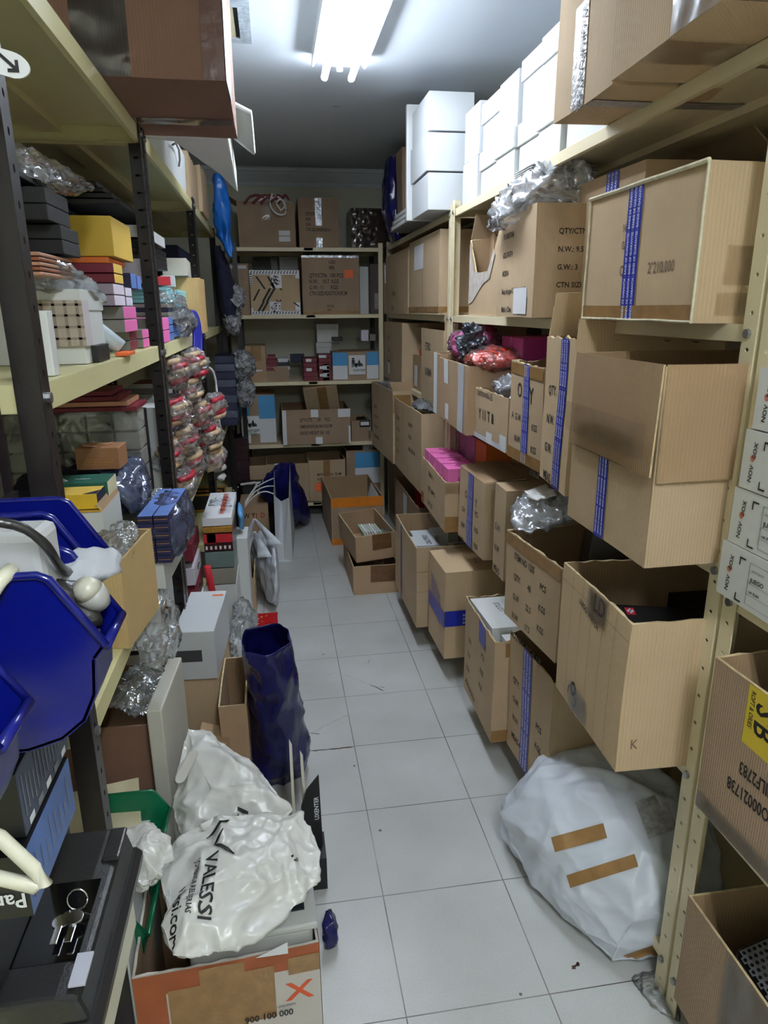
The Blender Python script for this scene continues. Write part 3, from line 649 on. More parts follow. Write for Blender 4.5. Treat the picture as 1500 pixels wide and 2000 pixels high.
carton('cardboard_box', 'open carton with package handling symbols, white bags in it, third shelf', 'cardboard box', (.742, 2.135, S3+.001), .03, .34, .345, .18, m=KR, open_=True, ragged=.008, seed=35,
       prints=[('l', [(.08, .86, .022, 'CARTON NO.:', INKK), (.42, .84, .03, '1-15', INKK), (.14, .42, .045, 'Y 11 T &', INKK, 0, .9)])], patches=[('l', .4, .0, .58, .22, LBL), ('l', .8, 0, .98, .3, LBL), ('l', 0, 0, .9, .1, mat('white_printed_tape', (0, 0, 0)))])
o, _ = soft('plastic_bag', ell((.86, 2.33, S3+.19), (.1, .14, .05), 36, 8), CFM, sub=3, amp=.03, sc=14, seed=18); tag(o, 'white plastic bags bulging out of the carton with handling symbols', 'plastic bag')
solidbox('red_box', 'small red and white box sticking out of the carton with handling symbols', 'box', (.80, 2.17, S3+.17), .1, .1, .06, .06, LBL, faces={'t': RDC, 'n': RDC})
RF('carton with blue tape and ragged open top, third shelf, left of the tallest one', (1055, 924), (991, 888), (1064, 718), S3+.001, .36, m=KR, open_=True, ragged=.02, seed=37, warp=.009, blue=[('l', .42, .6, 0, 1)],
   prints=[('l', [(.08, .42, .026, 'A  G.W.\n\n     N.W.\n\n   MEAS', INK), (.7, .38, .026, 'KGS\n\nKGS\n\n12/9CM', INK), (.22, .66, .055, 'O', INK), (.6, .64, .06, 'Y', INK)])], tapes=[('l', 0, .88, 1, .99, BRT), ('l', 0, 0, 1, .12, BRT)])
RF('tallest third-shelf carton, blue tape down its middle and torn upper edge', (1103, 969), (1054, 930), (1132, 668), S3+.001, .38, m=KR2, open_=True, ragged=.015, seed=41, warp=.01, blue=[('l', .52, .78, 0, 1)],
   prints=[('l', [(.15, .62, .03, 'QTY.\n\nN.W.\n\nG.W.\n\nMEAS.', INK)])], flaps=[('f', .12, 75), ('n', .05, 100)])
bJ, A, rz, L_, H_ = RF('largest carton on the third shelf, flap folded down over its blue tape', (1258, 1110), (1107, 1005), (1290, 712), S3+.001, .42, m=KR, open_=True, seed=43, warp=.007,
   blue=[('l', .40, .52, 0, 1)], flaps=[('l', .195, 268.5, .002), ('n', .205, 269, .002)], tapes=[])
fl = MB(); patch(fl, 'l', (.42, L_, H_), .02, .55, .98, .72, CLT, .022); fl.build('tape', bJ)
# --- fourth shelf
bK, A, rz, L_, H_ = RF('open carton filled with pink film-wrapped boxes, fourth shelf', (868, 1040), (824, 978), (866, 943), S4+.001, .36, m=KR, open_=True, seed=45, ragged=.005, warp=.008, tapes=[('n', 0, .78, .5, .98, CLT), ('n', .0, 0, .6, .32, BRT), ('l', .0, .0, .1, .25, BRT)],
   prints=[('l', [(.3, .75, .026, 'ITEM NO.  E\n\nQTY: 1200 PCS\n\nG.W.: 20.5\n\nMEAS: 51X36X20', INK)])])
for i in range(4):
    o = solidbox('wrapped_box', 'pink box in clear film in the fourth-shelf carton, ' + ('nearest', 'second nearest', 'third nearest', 'farthest')[i] + ' of four', 'wrapped box', (A.x+.015, A.y+.02+i*.118, S4+.03), 0, .13, .1, .24, PKC, group='pink wrapped boxes')
    soft('wrapping', [(x, y, z) for x in (-.004, .134) for y in (-.006, .106) for z in (0, .25)], PKF, o, sub=3, amp=.01, sc=20, seed=i)
for i in range(3):
    o = solidbox('wrapped_box', ('orange wrapped box', 'magenta wrapped box', 'mauve wrapped box')[i]+' standing behind the four pink ones on the fourth shelf', 'wrapped box', (A.x+.17, A.y+.0+i*.16, S4+.12), 0, .19, .15, .25, (ORC, mat('mauve_card', (190, 120, 165), .5), mat('mauve_card', (0, 0, 0)))[i])
    soft('wrapping', [(x, y, z) for x in (-.004, .194) for y in (-.006, .156) for z in (0, .26)], CF, o, sub=3, amp=.01, sc=20, seed=i+4)
RF('narrow closed carton with blue tape and loose lid board, right of the pink boxes', (943, 1095), (895, 1044), (944, 945), S4+.001, .34, m=KR, seed=47, warp=.008, blue=[('l', .38, .6, 0, 1)],
   prints=[('l', [(.14, .4, .025, 'G.W\n\nN.W\n\nMEA', INK), (.68, .5, .025, 'PCS\n\nKGS\n\nKGS\n\nCM', INK), (.25, .62, .04, 'O', INK), (.68, .62, .04, 'Y', INK)])], flaps=[('l', .16, 3)])
RX('dim carton marked G.W. half hidden on the fourth shelf, bags resting on it', .745, (983, 1110), (962, 1090), S4+.001, (983, 960), .34, m=KR, seed=49, prints=[('l', [(.12, .5, .03, 'G.W\n\nN.W\n\nMEAS', INK)])])
bN, A, rz, L_, H_ = RF('open carton stencilled ITEM NO, black box and white bags on it, fourth shelf', (1083, 1296), (984, 1197), (1094, 1112), S4+.001, .40, m=KR, open_=True, ragged=.012, seed=51, warp=.01, tapes=[('l', 0, .86, 1, .99, BRT)],
   prints=[('l', [(.17, .74, .024, 'ITEM NO 120S\n\nQTY.        48\n\nG.W        22.5\n\nN.W        17.5\n\nMEAS.57 X 49 X 31 CM', INK, 0, .75), (.66, .63, .024, 'PCS\n\nKGS\n\nKGS', INK)])])
bb = solidbox('black_box', 'large satin black box tilted in the stencilled carton on the fourth shelf', 'box', (A.x+.075, A.y+.03, S4+.17), -.35, .09, .18, .24, BLP, bevel=.004); bb.rotation_euler.x = -.18; bb.rotation_euler.y = .12
o, _ = soft('plastic_bag', [(A.x-.02, A.y+.38, S4+.30), (A.x-.035, A.y+.3, S4+.285), (A.x-.02, A.y+.24, S4+.26), (A.x+.06, A.y+.2, S4+.33), (A.x+.1, A.y+.3, S4+.38), (A.x+.06, A.y+.42, S4+.385), (A.x+.2, A.y+.45, S4+.37), (A.x+.22, A.y+.25, S4+.33), (A.x, A.y+.44, S4+.34)], CFM, sub=4, amp=.018, sc=18, seed=22); tag(o, 'pile of flat white plastic bags at the far end of the stencilled carton', 'plastic bags')
o, _ = soft('plastic_bag', [(A.x, A.y+.4, S4+.37), (A.x+.02, A.y+.27, S4+.36), (A.x+.12, A.y+.25, S4+.39), (A.x+.13, A.y+.42, S4+.40)], WPL, sub=3, amp=.01, sc=20, seed=23); tag(o, 'opaque white folded bag topmost on the pile by the black box', 'plastic bag')
bO, A, rz, L_, H_ = RF('big open carton at the post, ragged rim, black box with a cross inside, fourth shelf', (1202, 1508), (1085, 1340), (1224, 1222), S4+.001, .43, m=KR2, open_=True, ragged=.006, seed=53, warp=.008,
   prints=[('l', [(.5, .86, .05, 'LD', INK), (.3, .82, .016, 'LUIGGI WATCH', INK, -12), (.25, .13, .07, 'o', INK, -20), (.22, .11, .03, '(     )', INK, -20)]), ('n', [(.45, .62, .04, 'V =', mat('faint_ink', (0, 0, 0)), 10), (.06, .16, .03, 'K', mat('faint_ink', (0, 0, 0)))])],
   tapes=[('l', .42, .8, .7, 1, CLT), ('l', .25, .0, .55, .2, CLT)], patches=[('l', x, 0, x+.004, 1, mat('crease_line', (150, 122, 84), .9)) for x in (.18, .34, .5, .66, .82)]+[('l', 0, .88, 1, .884, mat('crease_line', (0, 0, 0)))])
cb = solidbox('black_box', 'black watch box with a white cross on red lying in the big open carton', 'box', (A.x+.08, A.y+.17, S4+.205), -.3, .2, .13, .03, BLK, patches=[('t', .12, .55, .22, .85, RDC), ('t', .135, .66, .205, .74, INKW, .0016), ('t', .16, .6, .18, .8, INKW, .0016)], bevel=.003)
for i in range(3): solidbox('black_box', 'plain black box at the bottom of the big open carton, ' + ('near end', 'under the post side', 'far end')[i], 'box', (A.x+.28, A.y+.02+.105*i, S4+.01), 0, .12, .1, .23, BLK, bevel=.002)
for i in range(2): solidbox('black_box', 'long flat black box under the cross-marked watch box' + (', lower one' if i == 0 else ''), 'box', (A.x+.02, A.y+.02, S4+.01+i*.095), 0, .24, .29, .093, BLK, bevel=.002)
# --- bottom shelf
bP, A, rz, L_, H_ = RF('open carton holding white CALYPSO boxes, bottom shelf', (813, 1226), (773, 1142), (813, 1070), S5+.001, .40, m=KR, open_=True, seed=55, warp=.005, tapes=[('l', .28, 0, .34, 1, mat('dull_violet_tape', (90, 88, 130), .4))], patches=[('n', 0, .7, 1, .71, mat('crease_line', (0, 0, 0))), ('n', 0, .45, 1, .455, mat('crease_line', (0, 0, 0)))])
for i in range(5):
    solidbox('white_box', ('white box lettered CALYPSO in the bottom-shelf carton', 'white box beside the CALYPSO one', 'white box behind the CALYPSO one', 'white box with grey label in the CALYPSO carton', 'lower white box in the CALYPSO carton')[i], 'white box',
             (A.x+(.02, .15, .05, .2, .14)[i], A.y+(.16, .30, .30, .12, .04)[i], S5+(.24, .24, .23, .22, .16)[i]), 0, .12, .12 if i else .14, .1, WH, prints=[('t', [(.75, .06, .036, 'CALYPSO', INKK, 90, .9)])] if i == 0 else (), patches=[('t', .2, .2, .8, .8, GRC)] if i == 3 else ())
RF('closed carton wrapped once with blue tape round its middle, bottom shelf', (867, 1287), (837, 1231), (875, 1119), S5+.001, .30, m=KR2, seed=57, warp=.004, tapes=[('n', 0, .38, 1, .56, BLT), ('l', 0, .36, 1, .54, BLT)],
   prints=[('l', [(.12, .75-.075*i, .024, 'GARANTIA BAND', BLT, -18) for i in range(5)])], patches=[])
o = [c for c in COL.objects if c.get('label', '').startswith('closed carton wrapped once')][0]
tb = MB(); printing(tb, 'n', (.30, .27, .38), [(.25, .5-.045*i, .014, 'BANDA DE GARANTIA BAND OF', INKW, 0, .8) for i in range(3)], .006); tb.build('tape_print', o)
bR, A, rz, L_, H_ = RF('open carton with flat white boxes on top, bottom shelf', (958, 1450), (905, 1340), (958, 1255), S5+.001, .36, m=KR, open_=True, ragged=.01, seed=59, warp=.007, prints=[('l', [(.15, .6, .024, 'QTY\n\nG.W\n\nN.W\n\nMEAS.53X37X41', INK, -8, .7), (.6, .66, .024, 'PCS\n\nKGS\n\nKGS', INK, -8)])], tapes=[('l', .52, .78, .72, 1, BLT), ('n', 0, 0, .3, .12, BRT), ('n', .1, .85, .5, .98, BRT)])
solidbox('white_box', 'large flat white box with faint lettering atop the open bottom-shelf carton', 'white box', (A.x+.02, A.y+.09, S5+H_-.045), .02, .30, .25, .05, WHS, prints=[('t', [(.3, .5, .03, 'LOTUS', INKG, 90)])])
solidbox('white_box', 'small white box stepped in front of the large flat white one', 'white box', (A.x+.05, A.y+.012, S5+H_-.05), 0, .26, .07, .035, WHS)
RF('carton with frayed blue tape and open dark top, bottom shelf, nearest one', (1064, 1574), (989, 1450), (1081, 1332), S5+.001, .40, m=KR, open_=True, ragged=.012, seed=61, warp=.009, blue=[('l', .36, .56, 0, 1)],
   prints=[('l', [(.12, .62, .026, 'QTY.\n\nG.W.\n\nN.W.\n\nMEAS.46', INK), (.7, .5, .026, 'PCS\n\nKGS\n\nKGS\n\n37CMS', INK)]), ('n', [(.3, .2, .035, 'II Y', INK)])])
# --- nearest bay at the right edge
NXx = .775
for i in range(4):
    z0 = 1.003+i*.101
    t = carton('puzzle_box', 'white NOVOBOX carton, ' + ('bottom one', 'second from the bottom', 'third from the bottom', 'topmost')[i] + ' of the four stacked at the right edge', 'box', (NXx+.002*(i % 2), .70-.004*i, z0), 0, .3, .335+.006*(3-i), .0985, m=WH2, warp=.0015, group='white puzzle boxes at the right edge',
        prints=[('l', [(.085, .13, .0125, 'NOV   BOX', INKK, 85, 1.05), (.083, .48, .0115, '@', mat('orange_ink', (215, 90, 50), .5), 85, 1.0), (.235, .52, .011, 'JUEGO', INKK, 0, 1), (.235, .32, .007, 'ref. Kubb', INKK, 0, 1), (.235, .7, .006, 'NOVOBOX', INKG, 0, 1)])],
        patches=[('l', .22, .1, .224, .85, INKG), ('l', .22, .84, .6, .85, INKG), ('l', .22, .48, .6, .487, INKG), ('l', .22, .28, .6, .287, INKG), ('l', .22, .1, .6, .107, INKG),
                 ('l', .15, .84, .19, .87, INKK), ('l', .145, .72, .153, .87, INKK), ('l', .15, .06, .19, .09, INKK), ('l', .145, .06, .153, .2, INKK)])
z0 = .602
carton('cardboard_box', 'brown carton stencilled PO00021738 upside down with a yellow sticker, right edge', 'cardboard box', (.752, .62, z0), .03, .4, .362, .31, m=KR4, open_=True, seed=65, warp=.008, ragged=.006,
       prints=[('l', [(.50, .40, .030, 'PO00021738', INKK, 184, .62), (.48, .54, .030, 'MILF2783', INKK, 184, .62), (.30, .93, .055, "S'B", INKK, -90, .8), (.26, .97, .012, 'ROPT & ORIES', INKK, -90), (.42, .97, .011, 'www.esbcases.com', INKK, -90)])],
       patches=[('l', .24, .64, .42, 1, mat('yellow_label', (205, 180, 50), .4, var=.05), .0006)], tapes=[('l', 0, 0, 1, .12, CLT), ('l', .55, .0, .8, .4, CLT)])
o, _ = soft('plastic_bag', ell((.93, .8, z0+.30), (.14, .16, .045), 40, 3), film('dark_film', (60, 60, 66), .9, .15, .8, 18, tint=(.3, .3, .33)), sub=4, amp=.02, sc=14, seed=31); tag(o, 'crumpled dark clear film spilling from the stencilled brown carton', 'plastic film')
z0 = .102
bq = carton('cardboard_box', 'open brown carton low at the right edge, black mesh speaker in it', 'cardboard box', (.765, .62, z0), .0, .45, .375, .27, m=KR4, open_=True, seed=67, warp=.004, tapes=[('l', .35, .0, .75, 1, CLT)])
# a perforated black cover
t = thing('mesh_cover', 'black perforated speaker grille wrapped in film in the low brown carton', 'speaker grille', (.93, .80, z0+.235), 0); t.rotation_euler = (.25, -.35, 0)
g = MB(); n1_ = 20; p_ = .011
for i in range(n1_):
    for j in range(n1_):
        cx, cy = (i-n1_/2)*p_+(j % 2)*p_/2, (j-n1_/2)*p_; out = [(cx+a*p_/2, cy+b__*p_/2, 0) for a, b__ in ((-1, -1), (0, -1), (1, -1), (1, 0), (1, 1), (0, 1), (-1, 1), (-1, 0))]
        inn = [(cx+.0036*math.cos(math.radians(225+45*k)), cy+.0036*math.sin(math.radians(225+45*k)), 0) for k in range(8)]
        g.add(out+inn, [(k, (k+1) % 8, 8+(k+1) % 8, 8+k) for k in range(8)], mat('grey_perforated_metal', (120, 122, 128), .35, metal=.6))
g.build('grille', t, solid=.0015)
MB().box(-.115, .115, -.115, .115, -.07, -.006, BLP).build('housing', t, bevel=.012)
o, _ = soft('wrapping', [(x, y, z) for x in (-.12, .12) for y in (-.12, .12) for z in (-.08, .012)], CF, t, sub=4, amp=.008, sc=20, seed=2)
o, _ = soft('plastic_bag', ell((.86, .70, z0+.215), (.06, .045, .04), 30, 4), mat('glossy_black_film', (14, 14, 18), .1, var=0, bump=.6, bscale=20, bdist=.02), sub=3, amp=.02, sc=20, seed=33); tag(o, 'glossy black plastic bag beside the speaker grille', 'plastic bag')
# --- white sack on the floor
pts = [(.576, 1.597, .02), (.56, 1.50, .06), (.652, 1.25, .01), (.70, 1.15, .01), (.86, 1.19, .01), (.776, 1.743, .02), (.62, 1.68, .05), (.70, 1.64, .26), (.85, 1.62, .30), (.98, 1.55, .30), (1.05, 1.3, .28), (1.05, 1.7, .1), (.80, 1.22, .27), (.74, 1.13, .14), (.705, 1.12, .06), (.64, 1.32, .20), (.58, 1.45, .17), (.555, 1.54, .14), (1.0, 1.15, .2), (1.02, 1.15, .02), (.66, 1.48, .27), (.78, 1.4, .33), (.88, 1.18, .24)]
sk = thing('plastic_sack', 'bulging white plastic sack with brown tape patches on the floor under the right rack', 'sack', (0, 0, 0))
o, surf = soft('sack_body', pts, WPS, sk, sub=5, amp=.013, sc=7, seed=44, sm=1)
o.location.z = .0
bv = BVHTree.FromPolygons([Vector(p) for p in surf[0]], surf[1])
def stick(p0, p1, wd, m, name, parent, bv=bv, off=.003, n=14, mw=3, eye=EYE):
    """strip of tape laid along the surface between two viewing directions"""
    mb = MB(); vs = []
    a, c_ = Vector(p0), Vector(p1)
    for i in range(n+1):
        q = a.lerp(c_, i/n)
        for j in range(mw+1):
            dx, dy = (c_-a).normalized(); qq = q+Vector((-dy, dx))*(wd*(j/mw-.5))
            d = ((qq.x-750)/FPX*R_-(qq.y-1000)/FPX*U_+_f).normalized(); h_ = bv.ray_cast(eye, d)
            vs.append(h_[0]-d*off if h_[0] is not None else (vs[-1] if vs else on(qq.x, qq.y, 2, .01)))
    mb.add(vs, [(i*(mw+1)+j, i*(mw+1)+j+1, (i+1)*(mw+1)+j+1, (i+1)*(mw+1)+j) for i in range(n) for j in range(mw)], m)
    return mb.build(name, parent, smooth=True)
stick((1080, 1650), (1182, 1622), 30, BRT, 'tape', sk); stick((1110, 1722), (1243, 1680), 26, BRT, 'tape', sk); stick((1200, 1885), (1298, 1850), 22, BRT, 'tape', sk)
lb = stick((1268, 1556), (1296, 1628), 60, mat('printed_label', (178, 178, 182), .6, var=.4, vscale=60), 'label_sheet', sk)
o, _ = soft('plastic_bag', [(.73, 1.14, .0), (.75, 1.04, .0), (.80, .99, .0), (.86, 1.08, .0), (.84, 1.15, .0), (.76, 1.07, .02), (.82, 1.1, .03)], CF, sub=4, amp=.008, sc=20, seed=50); tag(o, 'empty clear plastic bag lying on the floor at the foot of the right post', 'plastic bag')

# ---------------------------------------------------------------- right rack, far bay
carton('cardboard_box', 'carton with faint side printing, first on the far bay second shelf', 'cardboard box', (.775, 4.03, S2+.001), 0, .4, .78, .355, m=KR, seed=71, prints=[('l', [(.3, .3, .035, 'CTN NO.\n\nQTY', INK)])], tapes=[('n', 0, 0, .25, .1, BRT)])
carton('cardboard_box', 'carton with white address label and orange sticker by the cream post', 'cardboard box', (.775, 3.27, S2+.001), 0, .42, .73, .375, m=KR, seed=73, warp=.003, patches=[('l', .2, .6, .52, .92, LBL), ('n', .68, .36, .95, .50, ORS), ('l', .485, 0, .51, .6, KR4)], tapes=[('n', 0, .03, 1, .1, BRT), ('l', 0, .03, 1, .1, BRT)])
carton('cardboard_box', 'closed brown carton, far bay third shelf next to the back rack', 'cardboard box', (.77, 4.19, S3+.001), 0, .26, .70, .375, m=KR, seed=75, patches=[('l', .22, .1, .34, .3, LBL), ('n', .35, .93, .5, 1, KR4)], prints=[('l', [(.25, .7, .03, 'QTY\n\nN.W.\n\nMEAS', INK)])])
carton('cardboard_box', 'small open carton with red items and barcode labels, far bay third shelf', 'cardboard box', (.825, 3.80, S3+.001), 0, .36, .33, .20, m=KR3, open_=True, seed=77, patches=[('l', .15, .1, .45, .7, LBL), ('n', .3, .1, .5, .6, LBL)])
solidbox('red_box', 'red box poking out of the small open carton on the far bay', 'box', (.86, 3.86, S3+.12), .05, .14, .2, .11, RDC)
carton('cardboard_box', 'dark side of a tall carton behind the heaped pink carton, by the cream post', 'cardboard box', (.79, 3.22, S3+.001), 0, .4, .5, .36, m=KR, open_=True, seed=79, prints=[('l', [(.2, .7, .05, 'ETIRO\n\nKARMA', INK)])], flaps=[('n', .08, 95)])
bV, A, rz, L_, H_ = RF('open carton with silver packets on top, far bay fourth shelf, farther one', (768, 906), (727, 868), (765, 765), S4+.001, .36, m=KR, open_=True, seed=81, prints=[('l', [(.12, .62, .026, 'ITEM NO.\n\nQTY. 50 PCS\n\nG.W. 14 KGS\n\nMEAS 60X40X38', INK)])], flaps=[('n', .12, 20)], tapes=[('n', 0, .7, .3, .95, BRT)])
for i in range(4): solidbox('silver_packet', 'silver packet on the farther fourth-shelf carton, %s from the aisle' % order[i], 'packet', (A.x+.02+.06*i, A.y+.3, S4+H_-.03), .2, .05, .2, .045, mat('silver_foil', (180, 182, 188), .3, metal=.6, var=.3), group='silver packets')
bV, A, rz, L_, H_ = RF('open carton with clear bags on top, far bay fourth shelf, nearer one', (822, 965), (770, 905), (820, 810), S4+.001, .36, m=KR, open_=True, seed=83, prints=[('l', [(.12, .72, .026, 'ITEM NO.\n\nQTY. 50\n\nG.W.\n\nN.W.', INK), (.58, .74, .026, 'HASHION\n\nWOOD\n\nMEAS 52X37 CM', INK)])])
o, _ = soft('plastic_bag', ell((A.x+.14, A.y+.35, S4+H_+.0), (.12, .26, .03), 40, 3), CFM, sub=3, amp=.02, sc=14, seed=35); tag(o, 'clear bags lying on the nearer fourth-shelf carton of the far bay', 'plastic bags')
carton('cardboard_box', 'brown carton low in the far right corner', 'cardboard box', (.80, 4.30, .0), .0, .3, .62, .46, m=KR4, seed=85, prints=[('l', [(.5, .6, .03, 'CTN', INK)])])
carton('cardboard_box', 'open carton with red folders behind the stacked small cartons', 'cardboard box', (.735, 3.52, S5+.001), 0, .38, .74, .36, m=KR4, open_=True, seed=87, patches=[('l', .42, .45, .58, .95, LBL)], ragged=.01)
for i in range(2): solidbox('red_folder', 'dark red folder in the carton behind the stacked small cartons, ' + ('nearer', 'farther')[i], 'folder', (.80+.05*i, 3.56+.3*i, S5+.12), 0, .05, .33, .32, RDC)
carton('cardboard_box', 'small carton with a red edge just right of the stacked small cartons', 'cardboard box', (.80, 3.2, S5+.001), 0, .3, .28, .22, m=KR, open_=True, seed=89)
# top of the far bay
carton('cardboard_box', 'tall brown carton on the top shelf next to the navy bag, far bay', 'cardboard box', (.79, 4.3, S1+.03), 0, .3, .5, .45, m=KR4, seed=91)
for i in range(3): solidbox('flat_box', 'flat grey-labelled box on the far top shelf, ' + ('lowest', 'middle', 'uppermost')[i] + ' of three', 'box', (.69+.01*i, 3.62, S1+.002+i*.03), 0, .3, .5, .028, GRC, patches=[('n', .2, .2, .9, .8, LBL), ('l', .1, .2, .9, .8, LBL)], group='flat boxes on the far top shelf')
lf = loft([(.80, 4.55, S1-.02, .03, .12, 0), (.775, 4.6, S1+.15, .05, .14, 0), (.77, 4.6, S1+.32, .045, .13, 0), (.78, 4.6, S1+.45, .03, .1, 0)], NVS, 32, .01, 14, 4); tag(lf.build('navy_bag', smooth=True, loc=(0, 0, .02)), 'long navy plastic bag standing on the far top shelf in the corner', 'plastic bag')
# ================================================================ BACK RACK
def BB(label, xl, xr, yt, z0, Y=4.99, D=.34, name='cardboard_box', cat='cardboard box', small=False, H=None, **k):
    a = on(xl, yt, 1, Y); c_ = on(xr, yt, 1, Y); H = H or a.z-z0; W = c_.x-a.x
    if small: return solidbox(name, label, cat, (a.x, Y, z0+.001), 0, W, D, H, **k)
    return carton(name, label, cat, (a.x, Y, z0+.001), 0, W, D, H, **k)
Z1, Z2, Z3, Z4, Z5 = BZ
q1 = BB('open carton with red and white ribbons hanging out, top shelf of the back rack', 462, 575, 393, Z1, m=KR4, open_=True, seed=101, flaps=[('l', .06, 150)], patches=[('n', .70, .26, .90, .37, LBL), ('n', .70, .13, .90, .24, LBL), ('n', .02, 0, .025, 1, KR)],
        prints=[('n', [(.74, .29, .028, '2/2', INKK), (.72, .16, .022, 'KNGVC', INKK)])], tapes=[('n', .42, .6, .56, .9, CLT)])
RIB = mat('dark_red_ribbon', (110, 40, 46), .6, var=.1); WRB = mat('white_ribbon', (220, 220, 220), .5, var=.02)
def ribbon(label, pts, r, m, name='ribbon', parent=None, n=6, smooth=2):
    P = [Vector(p) for p in pts]
    for _ in range(smooth):
        Q = [P[0]]
        for i in range(len(P)-1): Q += [P[i].lerp(P[i+1], .25), P[i].lerp(P[i+1], .75)]
        P = Q+[P[-1]]
    o = MB().tube(P, r, m, n).build(name, parent, smooth=True)
    if label: tag(o, label, name.replace('_', ' '))
    return o
for i in range(5): ribbon('dark red ribbon lying over the open carton on the back rack, ' + order[i] + ' from the left', [on(x, y, 1, 4.97) for x, y in ((478+i*16, 398), (486+i*17, 384+i % 2*3), (505+i*13, 380), (520+i*11, 390))], .009, RIB)
ribbon('white ribbon loop hanging over the front of the open carton on the back rack', [on(x, y, 1, 4.965) for x, y in ((532, 378), (525, 398), (535, 415), (548, 421), (560, 417), (556, 395), (548, 388), (538, 396), (548, 410))], .007, WRB)
ribbon('second white ribbon loop beside the first, with a pale clip', [on(x, y, 1, 4.968) for x, y in ((507, 392), (516, 386), (522, 383), (530, 389), (540, 382), (552, 390), (557, 405), (546, 412))], .006, WRB)
BB('squarish carton with shiny tape down the middle, top shelf of the back rack', 581, 660, 386, Z1, m=KR4, seed=103, tapes=[('n', .42, .0, .58, .2, mat('silver_tape', (0, 0, 0))), ('n', .42, .45, .58, 1, mat('silver_tape', (0, 0, 0)))],
   prints=[('n', [(.18, .65, .028, 'QTY/CTN:    PCS\nN.W:\nG.W:\nCTN SIZE:38X28X28.5cm', INK, 0, .55)])])
BB('carton wrapped in dark shiny film at the right end of the top back shelf', 686, 757, 406, Z1, m=mat('dark_film_wrapped_card', (62, 50, 46), .12, var=.4, vscale=20, bump=.6, bscale=20, bdist=.02), seed=105, warp=.01)
# second shelf
BB('plain brown carton at the left end of the second back shelf', 449, 484, 515, Z2, m=KR4, seed=107, D=.3)
BB('flat white card box standing on the brown carton at left end, second back shelf', 448, 480, 507, Z2+.3, small=True, m=WH2, name='white_card_box', cat='box', H=.022)
BKP = mat('black_white_tape', (225, 225, 230), .35, var=.02)
tt = BB('carton edged with black and white striped packing tape, second back shelf', 486, 584, 528, Z2, m=KR2, seed=109, warp=.002,
        patches=[('n', 0, 0, 1, .09, BKP), ('n', 0, .9, 1, 1, BKP), ('n', 0, .68, .06, 1, BKP), ('n', .92, .82, 1, 1, BKP), ('n', .42, .6, .64, .9, BKP), ('n', .38, .0, .6, .3, BKP), ('n', .9, .1, 1, .28, BKP), ('n', 0, .09, .04, .16, BKP)])
W_ = on(584, 528, 1, 4.99).x-on(486, 528, 1, 4.99).x; H_ = on(486, 528, 1, 4.99).z-Z2
st = MB(); 
def slash(x, y, w, h, dx, m=INKK): st.add([(x*W_, -.003, y*H_), ((x+w)*W_, -.003, y*H_), ((x+w+dx)*W_, -.003, (y+h)*H_), ((x+dx)*W_, -.003, (y+h)*H_)], [(0, 1, 2, 3)], m)
for i in range(16): slash(.02+.06*i, .015, .018, .06, .025); slash(.02+.06*i, .915, .018, .07, .025)
for i in range(5): slash(.005, .70+.05*i, .05, .018, .0)
for (x, y, w_, h, dx) in ((.12, .86, .04, -.28, .16), (.35, .86, .04, -.24, .12), (.04, .32, .04, .26, .13), (.22, .3, .05, .3, .16), (.3, .3, .05, .3, .17), (.12, .08, .05, .22, .12), (.2, .08, .05, .22, .12), (.46, .6, .05, .1, -.06), (.58, .6, .04, -.04, .04), (.85, .28, .04, -.1, .1), (.5, .34, .03, -.05, .04), (.56, .29, .03, .05, .04)): slash(x, y, w_, h, dx)
for i in range(40): slash(random.uniform(.42, .6), random.uniform(.66, .86), .02, .03, 0, (INKG, NVC)[i % 2])
for i in range(30): slash(random.uniform(.39, .57), random.uniform(.02, .26), .02, .03, 0, (INKG, NVC)[i % 2])
st.build('tape_print', tt)
BB('black box standing behind the striped-tape carton', 494, 526, 503, Z2, Y=5.34, D=.05, small=True, m=BLK, name='black_box', cat='box')
BB('second black box behind the striped-tape carton, dimmer and to the right', 528, 542, 503, Z2, Y=5.34, D=.05, small=True, m=BLP, name='black_box', cat='box')
BB('white box standing behind the striped-tape carton at its right end', 545, 581, 502, Z2, Y=5.34, D=.05, small=True, m=WH, name='white_box', cat='box')
BB('square carton stencilled CTN SIZE 42X37X34.8CM with orange sticker, back rack', 588, 701, 499, Z2, m=KR4, seed=111, warp=.003, D=.36, tapes=[('n', 0, .96, 1, 1, mat('silver_tape', (0, 0, 0))), ('n', 0, 0, 1, .06, BRT)],
   prints=[('n', [(.12, .63, .038, 'QTY/CTN:  100 PCS', INKK, 0, .72), (.12, .53, .038, 'N.W.:   10.7  KGS', INKK, 0, .72), (.12, .43, .038, 'G.W.: 11      KGS', INKK, 0, .72), (.12, .33, .038, 'CTN SIZE:42X37X34.8CM', INKK, 0, .62), (.47, .86, .03, 'USD\n8JBJ', INK), (.42, .12, .024, 'TOTE\nSEK\nELK', INK)])],
   patches=[('n', .74, .62, .89, .76, ORS)])
BB('large white card box at right on the second back shelf', 702, 724, 521, Z2, small=True, m=WH2, name='white_box', cat='box', D=.3, Y=5.1)
BB('dark brown box with a label strip, second back shelf, right end', 723, 748, 516, Z2, small=True, m=mat('dark_brown_card', (70, 54, 48), .6), name='dark_box', cat='box', D=.3, patches=[('n', .3, .1, .7, .42, GRC)])
BB('slim carton with white label at far right end of the second back shelf', 749, 757, 513, Z2, small=True, m=KR4, D=.3, name='cardboard_box', patches=[('n', .2, .6, .9, .95, LBL)])
